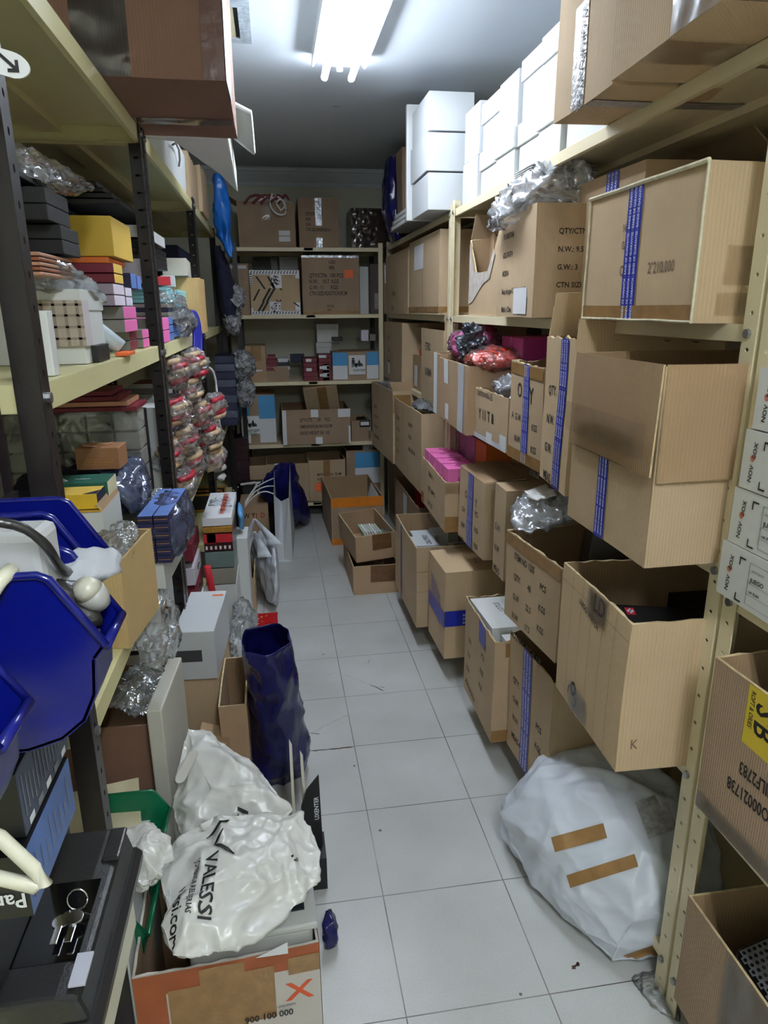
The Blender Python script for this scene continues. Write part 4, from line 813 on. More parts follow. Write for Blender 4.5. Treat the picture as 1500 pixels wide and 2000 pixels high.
# third shelf
BB('carton with brown tape behind the bubble wrap, left of the third back shelf', 478, 518, 676, Z3, m=KR3, seed=113, warp=.003, tapes=[('n', .3, .6, .8, 1, BRT)], patches=[('n', .3, .3, .8, .34, LBL)])
BB('low brown carton under dark red folders, third back shelf', 519, 563, 717, Z3, m=KR4, seed=115, warp=.002)
for i in range(4): BB('dark red box stacked on the low brown carton, ' + ('lowest', 'second', 'third', 'topmost')[i], 519+i, 540+2*i-(i > 2)*8, 716-7*i, Z3+.075+i*.026, small=True, m=REC, name='red_box', cat='box', H=.025, D=.2, group='dark red boxes on the low brown carton')
for i in range(3): BB('long black and white box beside the dark red ones, ' + ('lowest', 'middle', 'uppermost')[i] + ' of three', 542, 566-(i == 2)*3, 713, Z3+.08+i*.027, small=True, m=(WH, BLK, WH)[i], name='flat_box', cat='box', H=.026, D=.2, group='black and white flat boxes')
BB('dark open box tilted behind the stack of red boxes', 567, 594, 690, Z3+.11, Y=5.25, small=True, m=NVC, name='dark_box', cat='box', H=.06, D=.1)
for i in range(5): BB('dark red box in the left stack on the third back shelf, ' + ('lowest', 'second', 'third', 'fourth', 'topmost')[i], 564, 595, 0, Z3+i*.032, small=True, m=REC, name='red_box', cat='box', H=.030, D=.2, group='left stack of dark red boxes', patches=[('n', .2, .15, .6, .85, LBL)] if i in (2, 4) else ())
for i in range(7): BB('dark red box in the taller right stack, ' + ('lowest', 'second', 'third', 'fourth', 'fifth', 'sixth', 'topmost')[i], 598+(i % 2), 628, 0, Z3+i*.026, small=True, m=REC, name='red_box', cat='box', H=.0245, D=.2, group='right stack of dark red boxes', patches=[('n', .05, .1, .6, .9, LBL)] if i in (1, 3, 6) else ())
BB('lower large white box behind the dark red stacks, third back shelf', 596, 644, 0, Z3, small=True, m=WH2, name='white_box', cat='box', H=.16, D=.14, Y=5.22, lid=.02)
BB('middle white box of the tower behind the dark red stacks', 595, 645, 0, Z3+.166, small=True, m=WH2, name='white_box', cat='box', H=.085, D=.14, Y=5.2, lid=.03)
BB('topmost white box of the tower behind the dark red stacks', 597, 644, 0, Z3+.257, small=True, m=WH2, name='white_box', cat='box', H=.125, D=.14, Y=5.2, lid=.03)
BB('thin white box standing right of the dark red stacks', 630, 643, 711, Z3, small=True, m=WH, name='white_box', cat='box', D=.1)
def paperbox(label, xl, xr, yt, z0, Y=4.98, split=((0, .42), (.42, .72), (.72, 1)), pos=(0, 1), logo='UNI SORT', lpos=(.3, .25, .42, .6), open_=False, seed=1):
    a = on(xl, yt, 1, Y); c_ = on(xr, yt, 1, Y); W = c_.x-a.x; H = a.z-z0
    pt = []; pr = []
    for (u0, u1) in split:
        pt += [('n', u0, .52, u1, .98, CYC), ('n', u0, .04, u1, .52, LBL)]; pr.append(('n', [(u0+.05, .72, .018, 'SENDAS', NVC)]))
    u0, v0, du, dv = lpos; pt.append(('n', u0, v0, u0+du, v0+dv, LBL, .002))
    r_ = carton('cardboard_box', label, 'cardboard box', (a.x, Y, z0+.001), 0, W, .32, H, m=KR4, open_=open_, seed=seed, warp=.002, patches=pt, prints=pr)
    lg = MB(); ox, oz = (u0+du*.18)*W, (v0+dv*.36)*H; s_ = du*W*.7
    def rc(x, y, w_, h): lg.add([(ox+x*s_, -.0045, oz+y*s_), (ox+(x+w_)*s_, -.0045, oz+y*s_), (ox+(x+w_)*s_, -.0045, oz+(y+h)*s_), (ox+x*s_, -.0045, oz+(y+h)*s_)], [(0, 1, 2, 3)], INKK)
    for q in ((0, .4, .25, .25), (.02, .68, .2, .14), (0, 0, .07, .4), (.12, .05, .07, .35), (.22, .1, .3, .25), (.55, .1, .2, .2), (.3, 0, .12, .2), (.6, .4, .05, .1), (.75, .12, .2, .16), (.0, .3, .9, .07)): rc(*q)
    lg.add([(ox+.52*s_, -.0045, oz+.38*s_), (ox+.76*s_, -.0045, oz+.38*s_), (ox+.64*s_, -.0045, oz+.7*s_)], [(0, 1, 2)], INKK)
    lg.text((ox+.1*s_, -.0045, oz-.32*s_), (1, 0, 0), (0, 0, 1), s_*.26, 'GOOD SORT', INKK, .7, off=0); lg.build('printed_emblem', r_)
    return r_
paperbox('carton between two blue and white paper panels with a small black emblem, third back shelf', 649, 739, 688, Z3, split=((0, .32), (.74, 1)), lpos=(.35, .2, .36, .68), seed=3)
BB('black small box lying on the emblem carton', 650, 670, 681, Z3+.27, small=True, m=BLK, name='black_box', cat='box', H=.028, D=.1, Y=5.02)
BB('lilac white box standing on the emblem carton', 695, 711, 0, Z3+.27, small=True, m=LIL, name='white_box', cat='box', H=.075, D=.06, Y=5.03)
BB('small grey box beside the lilac white one on the emblem carton', 714, 727, 0, Z3+.27, small=True, m=GRC, name='grey_box', cat='box', H=.045, D=.1, Y=5.03)
# fourth shelf
paperbox('open carton with blue and white panels, emblem and green scribble, fourth back shelf', 468, 536, 772, Z4, split=((.0, .25), (.52, 1)), lpos=(.02, .22, .5, .36), open_=True, seed=4)
g = MB(); q = on(485, 849, 1, 4.976)
for k in range(2): g.tube([q+Vector((x*.06, 0, .008*math.sin(x*9)+k*.014)) for x in (0, .2, .4, .6, .8, 1)], .002, mat('green_marker', (40, 140, 70), .6), 5)
g.build('marker_scribble', [o for c_ in COL.objects if 'green scribble' in c_.get('label', '') for o in [c_]][0]).matrix_parent_inverse = Matrix.Translation(-Vector([c_ for c_ in COL.objects if 'green scribble' in c_.get('label', '')][0].location))
BB('wide low open carton stencilled GROSS WEIGHT, fourth back shelf', 550, 684, 802, Z4, Y=4.93, m=KR4, open_=True, seed=117, warp=.003, D=.44, patches=[('n', 0, 0, .06, 1, LBL), ('n', .42, .78, .53, 1, LBL), ('n', .82, .76, 1, 1, LBL), ('n', .48, 0, .58, .2, LBL), ('n', .97, 0, 1, .5, LBL)],
   prints=[('n', [(.25, .66, .034, 'QTY/CTS      50     PCS', INKK, 0, .66), (.25, .47, .034, 'DIMENSIONS:46X46X18.5CM', INKK, 0, .54), (.25, .28, .034, 'GROSS WEIGHT: 8.8   KG', INKK, 0, .56), (.44, .85, .02, 'TOP\nSEK', INKK), (.5, .08, .02, 'EAS\nTAG', INKK)])])
tb = carton('cardboard_box', 'carton tipped forward with brown tape, leaning in the wide low open carton', 'cardboard box', (.235, 5.13, Z4+.17), 0, .24, .22, .26, m=KR, seed=119, tapes=[('n', .4, 0, .68, 1, BRT)]); tb.rotation_euler = (math.radians(33), math.radians(-6), math.radians(-6))
BB('low brown open box with papers at the right end of the fourth back shelf', 686, 720, 822, Z4, m=KR4, open_=True, seed=121, warp=.002, D=.3)
BB('black and white booklet lying on the low brown box, fourth back shelf', 688, 712, 0, Z4+.10, small=True, m=BLK, name='booklet', cat='booklet', H=.05, D=.2, patches=[('n', .1, .3, .9, .8, LBL)])
# bottom
BB('open carton behind the navy bag at the left of the bottom back shelf', 478, 520, 900, .0, Y=4.95, m=KR, open_=True, seed=123, H=.42, D=.3)
BB('open carton in the middle of the bottom back shelf, next to the stencilled one', 520, 602, 905, .13, Y=4.97, m=KR, open_=True, seed=125, D=.34, H=.29)
BB('open carton with brown tape and orange sticker on the bottom back shelf', 603, 674, 908, .13, Y=4.95, m=KR, open_=True, seed=127, D=.34, H=.31, tapes=[('n', .4, .5, .58, 1, BRT)], patches=[('n', .15, .25, .42, .45, ORS)], prints=[('n', [(.22, .62, .03, 'MYNOO N. 70 M\nN/A\nM/N', INKK)]), ], )
carton('cardboard_box', 'tall carton with blue and white paper panel at right end of bottom back shelf', 'cardboard box', (on(676, 900, 1, 5.02).x, 5.02, .13), 0, .26, .3, .36, m=KR4, seed=129, open_=True, patches=[('n', .25, .63, 1, .96, CYC), ('n', .25, .3, 1, .63, LBL)], prints=[('n', [(.32, .44, .04, 'Aroa7', INKK)])])
BB('small white box resting in the tall carton with blue panel', 695, 719, 0, .40, small=True, m=WH, name='white_box', cat='box', H=.14, D=.1, Y=5.06)
# ================================================================ LEFT RACK
T1, T2, T3 = 1.985, 1.40, .84
def LFx(label, X, pn, pf, z0, pt, W, name='cardboard_box', cat='cardboard box', H=None, L=None, fn=solidbox, rz=0, **k):
    """box with its aisle face in the plane x=X, from near corner pn to far corner pf (directions), W deep towards the wall"""
    a = on(pn[0], pn[1], 0, X); b_ = on(pf[0], pf[1], 0, X) if pf else None; L = L or abs(b_.y-a.y); H = H or zat(a, *pt)-z0
    if fn is solidbox: return solidbox(name, label, cat, (X-W, a.y, z0+.001), rz, W, L, H, **k)
    return carton(name, label, cat, (X-W, a.y, z0+.001), rz, W, L, H, **k)
# top shelf
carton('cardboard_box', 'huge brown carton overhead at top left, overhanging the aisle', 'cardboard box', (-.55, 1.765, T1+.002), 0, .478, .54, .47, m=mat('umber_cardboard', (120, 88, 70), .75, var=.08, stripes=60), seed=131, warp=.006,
       tapes=[('b', .0, .28, 1, .40, CLT), ('n', .34, 0, .58, 1, film('dark_clear_tape', (50, 42, 42), .95, .12, .6, 12, tint=(.5, .45, .42))), ('n', .9, 0, 1, 1, mat('umber_tape', (98, 68, 58), .25, var=.1, bump=.2, bscale=30)), ('r', 0, .0, .35, 1, mat('white_printed_tape', (0, 0, 0)))])
fs = MB(); fs.prism([(-.42, 2.36), (-.27, 2.42), (-.165, 2.97), (-.118, 3.38), (-.10, 2.36)], (0, 0, 0), (1, 0, 0), (0, 1, 0), (0, 0, .09), FOM); o = fs.build('foam_block', loc=(0, 0, T1+.012), bevel=.006); o.rotation_euler = (0, .0, 0); tag(o, 'thick white foam block on the top left shelf beyond the huge brown carton', 'foam block')
fs = MB(); vs = []
for i in range(9):
    for j in range(9):
        u, v = i/8, j/8; vs.append((-.30+.24*u+.03*u*u, 2.42+.5*v, T1+.10+.22*(1-u)*(.6+.4*v)+.02*math.sin(v*5)))
fs.add(vs, [(i*9+j, (i+1)*9+j, (i+1)*9+j+1, i*9+j+1) for i in range(8) for j in range(8)], FOM); tag(fs.build('foam_sheet', solid=.012, smooth=True), 'thin white foam sheet curling over the foam block on the top left shelf', 'foam sheet')
wc = thing('white_container', 'white plastic tub with a grey clip handle on the top left shelf', 'container', (-.412, 2.86, T1+.001))
b = MB(); rings = []
lf = loft([(.0, .3, 0, .075, .29, 0), (.0, .3, .15, .08, .3, 0), (.0, .3, .17, .07, .28, 0), (.0, .3, .175, .001, .001, 0)], WHS, 40, 0, 1, power=6, steps=2); lf.build('tub', wc, smooth=False)
h = MB(); h.tube([(.082, .05, .10), (.095, .06, .11), (.095, .15, .105), (.09, .20, .08), (.082, .22, .06)], .004, GRC, 6); h.build('clip_handle', wc, smooth=True)
LFx('dark green box behind the white tub on the top left shelf', -.40, (322, 300), (342, 300), T1, (322, 270), .2, name='green_box', cat='box', m=mat('grass_green_card', (20, 130, 70), .5), H=.12, L=.25)
carton('cardboard_box', 'brown open carton on the top left shelf next to the blue bag', 'cardboard box', (-.62, 3.52, T1+.001), 0, .285, .38, .20, m=KR, open_=True, ragged=.02, seed=133, warp=.012)
carton('cardboard_box', 'pale carton leaning at the far end of the top left shelf', 'cardboard box', (-.62, 3.93, T1+.001), 0, .30, .40, .22, m=KR2, open_=True, ragged=.02, seed=134, warp=.012)
lf = loft([(-.215, 4.42, 1.80, .008, .02, 0), (-.235, 4.42, 1.88, .03, .03, 0), (-.25, 4.44, 1.93, .042, .04, 0), (-.25, 4.42, 2.0, .045, .05, 0), (-.255, 4.42, 2.14, .045, .06, 0), (-.26, 4.42, 2.24, .02, .05, 0)], BBL, 32, .02, 12, 7); tag(lf.build('blue_bag', smooth=True), 'bright blue plastic bag hanging off the far end of the top left shelf', 'plastic bag')
lf = loft([(-.26, 4.62, 1.45, .05, .12, 0), (-.26, 4.6, 1.60, .055, .14, 0), (-.28, 4.6, 1.75, .045, .12, 0), (-.31, 4.5, 1.86, .02, .1, 0)], NVF, 32, .02, 12, 9); tag(lf.build('navy_bag', smooth=True), 'dark navy cloth bag hanging below the bright blue one', 'cloth bag')
# arrow tag at the near post
t = thing('arrow_sign', 'small rounded white tag with a black arrow at the upper left', 'sign', on(20, 122, 1, .95)); t.scale = (.62, 1, .62); b = MB()
pr = [(.032*math.cos(a_)+(.012 if math.cos(a_) > 0 else -.03), .021*math.sin(a_)) for a_ in [k*math.pi/12 for k in range(24)]]
b.prism(pr, (-.012, 0, 0), (1, 0, -.25), (0.25, 0, 1), (0, .003, 0), LBL); b.build('tag_plate', t)
b = MB(); b.add([Vector(p) for p in ((-.02, -.001, .012), (-.016, -.001, .016), (.008, -.001, -.006), (.008, -.001, .004), (.014, -.001, .004), (.014, -.001, -.016), (-.006, -.001, -.016), (-.006, -.001, -.010), (.004, -.001, -.010))], [(0, 1, 2, 8), (2, 3, 4, 5), (8, 2, 5, 6, 7)], INKK); b.build('arrow', t)
# second shelf, nearest bay
LFx('slim white box standing at the near post on the second left shelf', -.345, (108, 735), (112, 735), T2, (108, 608), .05, name='white_box', cat='box', m=WHS, L=.03)
LFx('low black tray on the shelf edge in front of the plaid box', -.345, (195, 715), (212, 712), T2, (195, 688), .12, name='black_tray_or_backing', cat='tray', m=BLK, L=.1, H=.033)
PLD = mat('plaid_card', (200, 192, 196), .6, var=.04)
pb = LFx('small plaid box standing on the black tray, second left shelf', -.352, (172, 690), (200, 690), T2+.034, (170, 606), .085, name='plaid_box', cat='box', m=mat('plaid_brown_card', (168, 156, 142), .6, var=.1, vscale=30), H=.085, L=.05, faces={'r': PLD},
         patches=[('n', x, 0, x+.07, 1, mat('plaid_line', (140, 128, 116), .6)) for x in (.1, .35, .6, .85)]+[('n', 0, y, 1, y+.05, mat('plaid_line', (0, 0, 0))) for y in (.15, .4, .65, .88)])
wb = LFx('white lidded gift box under the cognac pouches, second left shelf', -.358, (208, 690), (215, 690), T2, (175, 562), .2, name='white_box', cat='box', m=WH2, H=.135, L=.17, lid=.035); wb.location.y = 1.44
o, surf = soft('pouch_bag', [(-.56, 1.28, 1.60), (-.40, 1.25, 1.60), (-.36, 1.36, 1.605), (-.345, 1.55, 1.55), (-.33, 1.66, 1.50), (-.36, 1.70, 1.49), (-.50, 1.58, 1.57), (-.56, 1.45, 1.59), (-.34, 1.62, 1.53), (-.42, 1.3, 1.556), (-.56, 1.3, 1.556)], CFH, sub=4, amp=.008, sc=22, seed=61); tag(o, 'clear bag of cognac pouches drooping over the white gift box', 'plastic bag')
for i in range(5):
    o2 = MB().box(0, .17, 0, .20, 0, .006, COG if i % 2 else mat('pale_cognac', (176, 130, 104), .5)).build('cognac_pouch', loc=(-.545, 1.29, 1.558+i*.0078), bevel=.002); tag(o2, 'flat cognac pouch in the clear bag, %s from the bottom' % order[i], 'pouch', 'cognac pouches in the clear bag')
for i, (x, y, z, w_, l_, h) in enumerate(((-.365, 1.40, 1.60, .2, .12, .024), (-.365, 1.40, 1.625, .2, .12, .024), (-.372, 1.36, 1.652, .2, .14, .026), (-.372, 1.36, 1.679, .2, .14, .026))):
    solidbox('black_box', 'flat black box, ' + ('lowest', 'second lowest', 'second highest', 'highest')[i] + ' of the four beside the yellow box', 'box', (x-w_, y, z), 0, w_, l_, h, mat('matte_black_card', (14, 14, 16), .7, var=.05), group='flat black boxes beside the yellow box')
for i in range(8):
    o = solidbox('black_pouch', 'flat black pouch inside the film at upper left, %s from below' % (order+['eighth'])[i], 'pouch', (-.60+.004*(i % 3), 1.3, 1.712+.0115*i), 0, .205-.012*i, .16, .009, BLK, group='black pouches in film at upper left')
o, _ = soft('plastic_film', [(-.60, 1.3, 1.708), (-.37, 1.3, 1.708), (-.36, 1.5, 1.712), (-.34, 1.72, 1.75), (-.37, 1.85, 1.77), (-.45, 1.45, 1.81), (-.58, 1.35, 1.815), (-.40, 1.38, 1.77), (-.6, 1.5, 1.8), (-.42, 1.75, 1.75)], CFH, sub=4, amp=.012, sc=20, seed=63); tag(o, 'crumpled clear film over the black pouches and the yellow box', 'plastic film')
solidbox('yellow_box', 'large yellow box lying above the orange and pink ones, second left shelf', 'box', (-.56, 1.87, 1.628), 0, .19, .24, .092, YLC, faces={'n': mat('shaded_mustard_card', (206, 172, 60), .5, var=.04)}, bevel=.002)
solidbox('orange_box', 'flat orange box right under the large yellow one', 'box', (-.585, 1.86, 1.612), 0, .2, .2, .014, ORC)
gr_ = 'small boxes stacked under the yellow box'
def row(label, n, X, y, z, W, L, H, m, faces, cat='box', name='small_box', grp=None, step=None, dz=None):
    for i in range(n):
        solidbox(name, label % ('lower', 'upper', 'third', 'fourth')[i] if '%s' in label else label, cat, (X-W, y+(step or 0)*i, z+(dz or H+.001)*i), 0, W, L, H-.001, m, faces=faces, group=grp)
row('maroon box with a yellow end under the orange box, %s one', 2, -.362, 1.80, 1.578-.014, .13, .10, .022, REC, {'r': YLC}, name='maroon_box')
row('red box beside the maroon ones with yellow ends, %s one', 2, -.455, 1.78, 1.578-.014, .04, .09, .022, RDC, {}, name='red_box')
row('lilac white box in the near column below the yellow ends, %s one', 2, -.355, 1.74, 1.512, .12, .12, .024, mat('mauve_grey_card', (150, 136, 146), .6), {'r': LIL}, name='lilac_box')
row('lilac white box in the second column below the blue box, %s one', 2, -.355, 1.875, 1.512, .12, .08, .022, mat('mauve_grey_card', (0, 0, 0)), {'r': LIL}, name='lilac_box')
solidbox('blue_box', 'small box with a bright blue end above the lilac white boxes', 'box', (-.47, 1.965, 1.556), 0, .115, .075, .038, NVC, faces={'r': BLC})
solidbox('blue_box', 'small box with a blue end behind the post among aqua boxes', 'box', (-.47, 2.05, 1.556), 0, .115, .06, .036, NVC, faces={'r': BLC})
row('box with grey front and bright pink end, upper pair near the tube, %s one', 2, -.35, 1.80, 1.512-.062, .17, .16, .030, GRC, {'r': PKC}, name='pink_box')
row('grey-fronted box in the bottom row at the tube, %s one', 2, -.362, 1.90, T2+.002, .10, .10, .024, GRC, {'r': REC}, name='grey_box')
row('grey-fronted box in the bottom row near the post, %s one', 2, -.35, 2.02, T2+.002, .10, .10, .024, GRC, {'r': PKC}, name='grey_box')
row('bright pink box just past the post on the second left shelf, %s one', 2, -.335, 2.235, T2+.002, .15, .20, .038, GRC, {'r': PKC, 't': PKC}, name='pink_box')
tb_ = thing('cardboard_tube', 'white cardboard tube leaning down to the shelf edge with an orange cap end', 'tube', (0, 0, 0)); MB().tube([(-.46, 1.66, 1.53), (-.343, 1.69, 1.42)], .017, mat('pale_blue_white_card', (205, 222, 236), .4), 20).build('roll', tb_, smooth=True)
cp = MB(); cp.box(-.352, -.322, 1.66, 1.74, 0, .008, mat('bright_orange_card', (240, 110, 50), .5)); tag(cp.build('orange_tag', loc=(0, 0, T2+.002), bevel=.002), 'bright orange tag lying on the shelf edge under the white tube', 'tag')
for i in range(7): solidbox('box_stack_filler', 'x', 'box', (-.75, 1.62+.08*i, T2+.002), 0, .2, .07, .15, GRC, group='g') if False else None
for i in range(3):
    solidbox('grey_box', 'large dull grey box deep on the second left shelf, %s one' % ('nearest', 'middle', 'farthest')[i], 'box', (-.78, 1.72+.155*i, T2+.002), 0, .20, .15, .20, (GRC, SLV, WH2)[i])
    solidbox('dark_box', 'dark box lying on the dull grey ones deep on the shelf, %s one' % ('nearest', 'middle', 'farthest')[i], 'box', (-.78, 1.72+.155*i, T2+.205), 0, .2, .14, .05, (NVC, REC, BLK)[i])
# second bay, second shelf
g2 = 'aqua boxes on the second left shelf'
for i in range(2):
    for k in range(4):
        LFx('aqua box, %s in the %s pile beside the post' % (('bottom', 'second', 'third', 'top')[k], ('nearer', 'farther')[i]), -.36, (325+i*22, 560), None, T2+.125+.0135*k, None, .14, name='aqua_box', cat='box', m=AQC, H=.0125, L=.15 if i == 0 else .42, group=g2)
for k in range(5): solidbox('grey_box', 'flat grey box under the aqua ones, %s from the bottom' % order[k], 'box', (-.49, 2.52, T2+.055+.0135*k), 0, .145, .5, .0125, (NVC, SLV, SLV, NVC, SLV)[k], group='flat grey boxes under the aqua ones')
for k in range(3): solidbox('navy_box', 'navy box near the pink pair past the post, %s one' % ('lowest', 'middle', 'uppermost')[k], 'box', (-.46, 2.47, T2+.002+.026*k), 0, .12, .1, .024, NVC, faces={'r': BLC})
solidbox('white_box', 'white box upright behind the post on the aqua boxes', 'box', (-.47, 2.36, T2+.185), 0, .09, .08, .07, WH)
solidbox('red_and_white_box', 'tilted white box with red lid on the aqua boxes', 'box', (-.43, 2.62, T2+.185), .3, .09, .14, .03, WH, faces={'t': RDC, 'n': RDC})
solidbox('white_box', 'small white box next to the tilted one with red lid', 'box', (-.40, 2.80, T2+.185), .1, .05, .1, .04, WH)
for k in range(4): solidbox('black_box', 'flat black box under the white tray, %s from the bottom' % order[k], 'box', (-.55, 2.45, T2+.245+.017*k), 0, .165, .45, .016, BLK, group='flat black boxes under the white tray')
tr = thing('white_tray', 'upturned white card tray lid topmost on the black boxes', 'tray', (-.57, 2.36, T2+.318)); MB().box(0, .2, 0, .42, .028, .034, WH2).build('tray_top', tr)
for a in ((0, .2, 0, .004), (0, .2, .416, .42), (.196, .2, 0, .42), (0, .004, 0, .42)): MB().box(a[0], a[1], a[2], a[3], 0, .028, WH2).build('tray_side', tr)
for k in range(4): solidbox('black_folder', 'wide flat black folder high on the second left shelf, %s from below' % order[k], 'folder', (-.75, 2.28, T2+.40+.016*k), 0, .33-.02*k, .55, .013, BLK, group='black folders high on the second left shelf')
solidbox('folder_box', 'black box carrying the wide black folders', 'box', (-.78, 2.3, T2+.002), 0, .2, .5, .39, NVC)
o, _ = soft('plastic_bag', ell((-.335, 2.82, T2+.06), (.05, .27, .055), 46, 3), CFH, sub=4, amp=.022, sc=18, seed=65); tag(o, 'crinkled clear bags of navy boxes on the shelf edge beside the pink boxes', 'plastic bag')
o, _ = soft('plastic_bag', ell((-.37, 2.72, T2+.13), (.06, .22, .04), 46, 5), CFH, sub=4, amp=.02, sc=18, seed=66); tag(o, 'crinkled clear bag lying against the flat grey boxes', 'plastic bag')
for k in range(4): solidbox('navy_box', 'navy box inside the crinkled clear bags, %s from the near end' % order[k], 'box', (-.40, 2.6+.11*k, T2+.01+.004*(k % 2)), .1*(k-1), .06, .09, .035, NVC if k % 2 else BLC, group='navy boxes in crinkled bags')
rd = random.Random(5)
BLR = mat('royal_blue_cord', (30, 34, 150), .5, var=.2, vscale=60)
for k in range(7):
    y = 2.93+.05*k; ribbon('royal blue drawstring hanging over the shelf edge, %s from the near end' % order[k], [(-.36, y, T2+.07), (-.33, y+.01, T2+.085+.01*(k % 3)), (-.312, y+.02, T2+.06), (-.31, y+.01+rd.uniform(-.03, .03), T2+.0-.02*(k % 4)), (-.314, y-.01, T2-.05-.03*((k*2) % 4)), (-.318, y-.02, T2-.10-.03*((k*3) % 4))], .007, BLR, name='drawstring')
for o in [c_ for c_ in COL.objects if c_.name.startswith('drawstring')]: o['group'] = 'royal blue drawstrings'
carton('cardboard_box', 'tall narrow tan carton with open top on the second left shelf, before the bubble wrap', 'cardboard box', (-.46, 3.22, T2+.001), 0, .155, .30, .235, m=mat('tan_cardboard', (205, 172, 116), .7, var=.05, stripes=50), open_=True, ragged=.006, seed=141)
solidbox('beige_box', 'pale beige box standing behind the tall narrow tan carton', 'box', (-.44, 3.15, T2+.24), .05, .1, .3, .07, mat('pale_beige_card', (205, 200, 184), .6))
solidbox('dark_box', 'dark box filling the second left shelf behind the tan carton', 'box', (-.78, 2.95, T2+.002), 0, .3, .55, .42, BLK)
solidbox('dark_box', 'dark navy box at the far end of the second left shelf', 'box', (-.78, 3.65, T2+.002), 0, .35, .6, .4, NVC)
# bubble wrap
for i, (c_, r_, lab) in enumerate((((-.225, 4.6, 1.57), (.07, .15, .08), 'grey bubble-wrapped bundle hanging below the navy cloth bag'), ((-.24, 4.6, 1.44), (.05, .15, .09), 'grey bubble-wrapped bundle at the end of the second left shelf'), ((-.20, 4.6, 1.16), (.085, .2, .10), 'puffed grey bubble wrap bundle in front of the far left corner'), ((-.19, 4.62, 1.0), (.06, .2, .11), 'lower drooping grey bubble wrap bundle beside the back rack'))):
    o, _ = soft('bubble_wrap', ell(c_, r_, 46, i), CFD, sub=4, amp=.03, sc=16, seed=70+i); tag(o, lab, 'bubble wrap')
for k in range(9): solidbox('slate_box', 'slate box in the column under the bubble wrap, %s from the bottom' % (order+['eighth', 'ninth'])[k], 'box', (-.36, 4.42, .80+.048*k), 0, .12, .3, .045, (NVC, mat('slate_card', (70, 76, 96), .5))[k % 2], group='column of slate boxes')
# third shelf, nearest bay
for c_ in range(5):
    for r_ in range(6):
        solidbox('jewellery_box', 'silver grey jewellery box in the film-wrapped wall of boxes', 'box', (-.725+.0705*c_, 1.98, T3+.075+.0535*r_), 0, .064, .1, .047, SLV, group='wall of silver grey jewellery boxes', bevel=.001)
for c_ in range(5): solidbox('jewellery_box', 'jewellery box in the lowest row, under the navy bundle', 'box', (-.725+.0705*c_, 1.98, T3+.002), 0, .067, .1, .07, SLV, group='lowest jewellery boxes', bevel=.001)
solidbox('black_tray_or_backing', 'black backing added behind the wall of silver grey boxes to darken its gaps', 'tray', (-.73, 2.05, T3+.075), 0, .35, .08, .31, BLK)  # black block added so the gaps between the silver boxes look dark
fw = MB(); fw.grid((-.735, 1.972, T3+.06), (.37, 0, 0), (0, 0, .35), 20, 20, CF); tag(fw.build('cling_film', warp=.006, wscale=12, solid=.0006), 'clear film stretched over the wall of silver grey boxes', 'plastic film')
for i in range(4): solidbox('maroon_box', 'flat maroon box lying on the wall of silver boxes, %s from the bottom' % order[i], 'box', (-.62, 1.93, T3+.402+.014*i), 0, .25-.02*i, .16, .012, (REC, TAN, REC, REC)[i], group='flat maroon boxes')
gb = solidbox('gift_box', 'small kraft gift box with a ribbon bow and studs, above the navy bundle', 'gift box', (-.50, 1.78, T3+.278), -.06, .105, .08, .055, mat('gift_kraft', (150, 106, 70), .6, var=.05), bevel=.002)
for s_ in (-1, 1): MB().prism([(0, 0), (.03, .006), (.034, .014), (.008, .006)], (.052, .02+.012*s_, .056), (s_, 0, 0), (0, .3*s_, .5), (0, .008, 0), TAN).build('bow', gb, bevel=.001)
for r_ in range(3):
    for k in range(14 if r_ else 12): MB().box(.02+.0052*k, .0225+.0052*k, -.0014, .0, .012+.006*r_, .0145+.006*r_, GLD).build('stud', gb)
o, surf = soft('navy_bundle', [(-.68, 1.74, T3+.15), (-.68, 1.74, T3+.24), (-.50, 1.73, T3+.25), (-.40, 1.74, T3+.235), (-.36, 1.78, T3+.19), (-.355, 1.92, T3+.20), (-.38, 1.95, T3+.265), (-.5, 1.95, T3+.275), (-.68, 1.95, T3+.275), (-.36, 1.8, T3+.14), (-.5, 1.74, T3+.14), (-.64, 1.95, T3+.14)], NVF, sub=4, amp=.01, sc=22, seed=80); tag(o, 'bundle of navy cloth bags in film above the yellow and green boxes', 'cloth bags')
o2, _ = soft('wrapping', [(-.36, 1.72, T3+.14), (-.345, 1.80, T3+.15), (-.34, 1.95, T3+.18), (-.36, 1.96, T3+.29), (-.50, 1.95, T3+.285), (-.46, 1.74, T3+.265), (-.38, 1.73, T3+.24)], film('blue_tinted_film', (150, 165, 210), .6, .12, .8, 24, tint=(.75, .8, .95)), o, sub=4, amp=.012, sc=20, seed=81)
o, _ = soft('plastic_bag', [(-.34, 1.75, T3+.12), (-.31, 1.95, T3+.14), (-.32, 2.12, T3+.16), (-.30, 2.05, T3+.08), (-.36, 1.9, T3+.20), (-.35, 2.0, T3+.0), (-.38, 1.7, T3+.03), (-.32, 1.85, T3+.02), (-.4, 2.1, T3+.12)], CFH, sub=4, amp=.015, sc=20, seed=82); tag(o, 'clear bag with slate blue boxes at the post, third left shelf', 'plastic bag')
for k in range(4): solidbox('slate_blue_box', 'slate blue box in the clear bag at the post, %s from the near end' % order[k], 'box', (-.385, 1.73+.06*k, T3+.045+.02*(k % 2)), -.25, .055, .055, .05, mat('slate_blue_card', (84, 96, 128), .5), patches=[('n', .1, .45, .9, .5, GLD), ('r', .1, .45, .9, .5, GLD)], group='slate blue boxes at the post')
wb = carton('white_carton', 'white carton with yellow open flaps, supporting the yellow and green boxes', 'carton', (-.515, 1.53, T3+.145), 0, .125, .18, .09, m=WH2, warp=.003, open_=False, flaps=[('r', .02, 60)], seed=143, patches=[('t', 0, 0, 1, 1, YLC)])
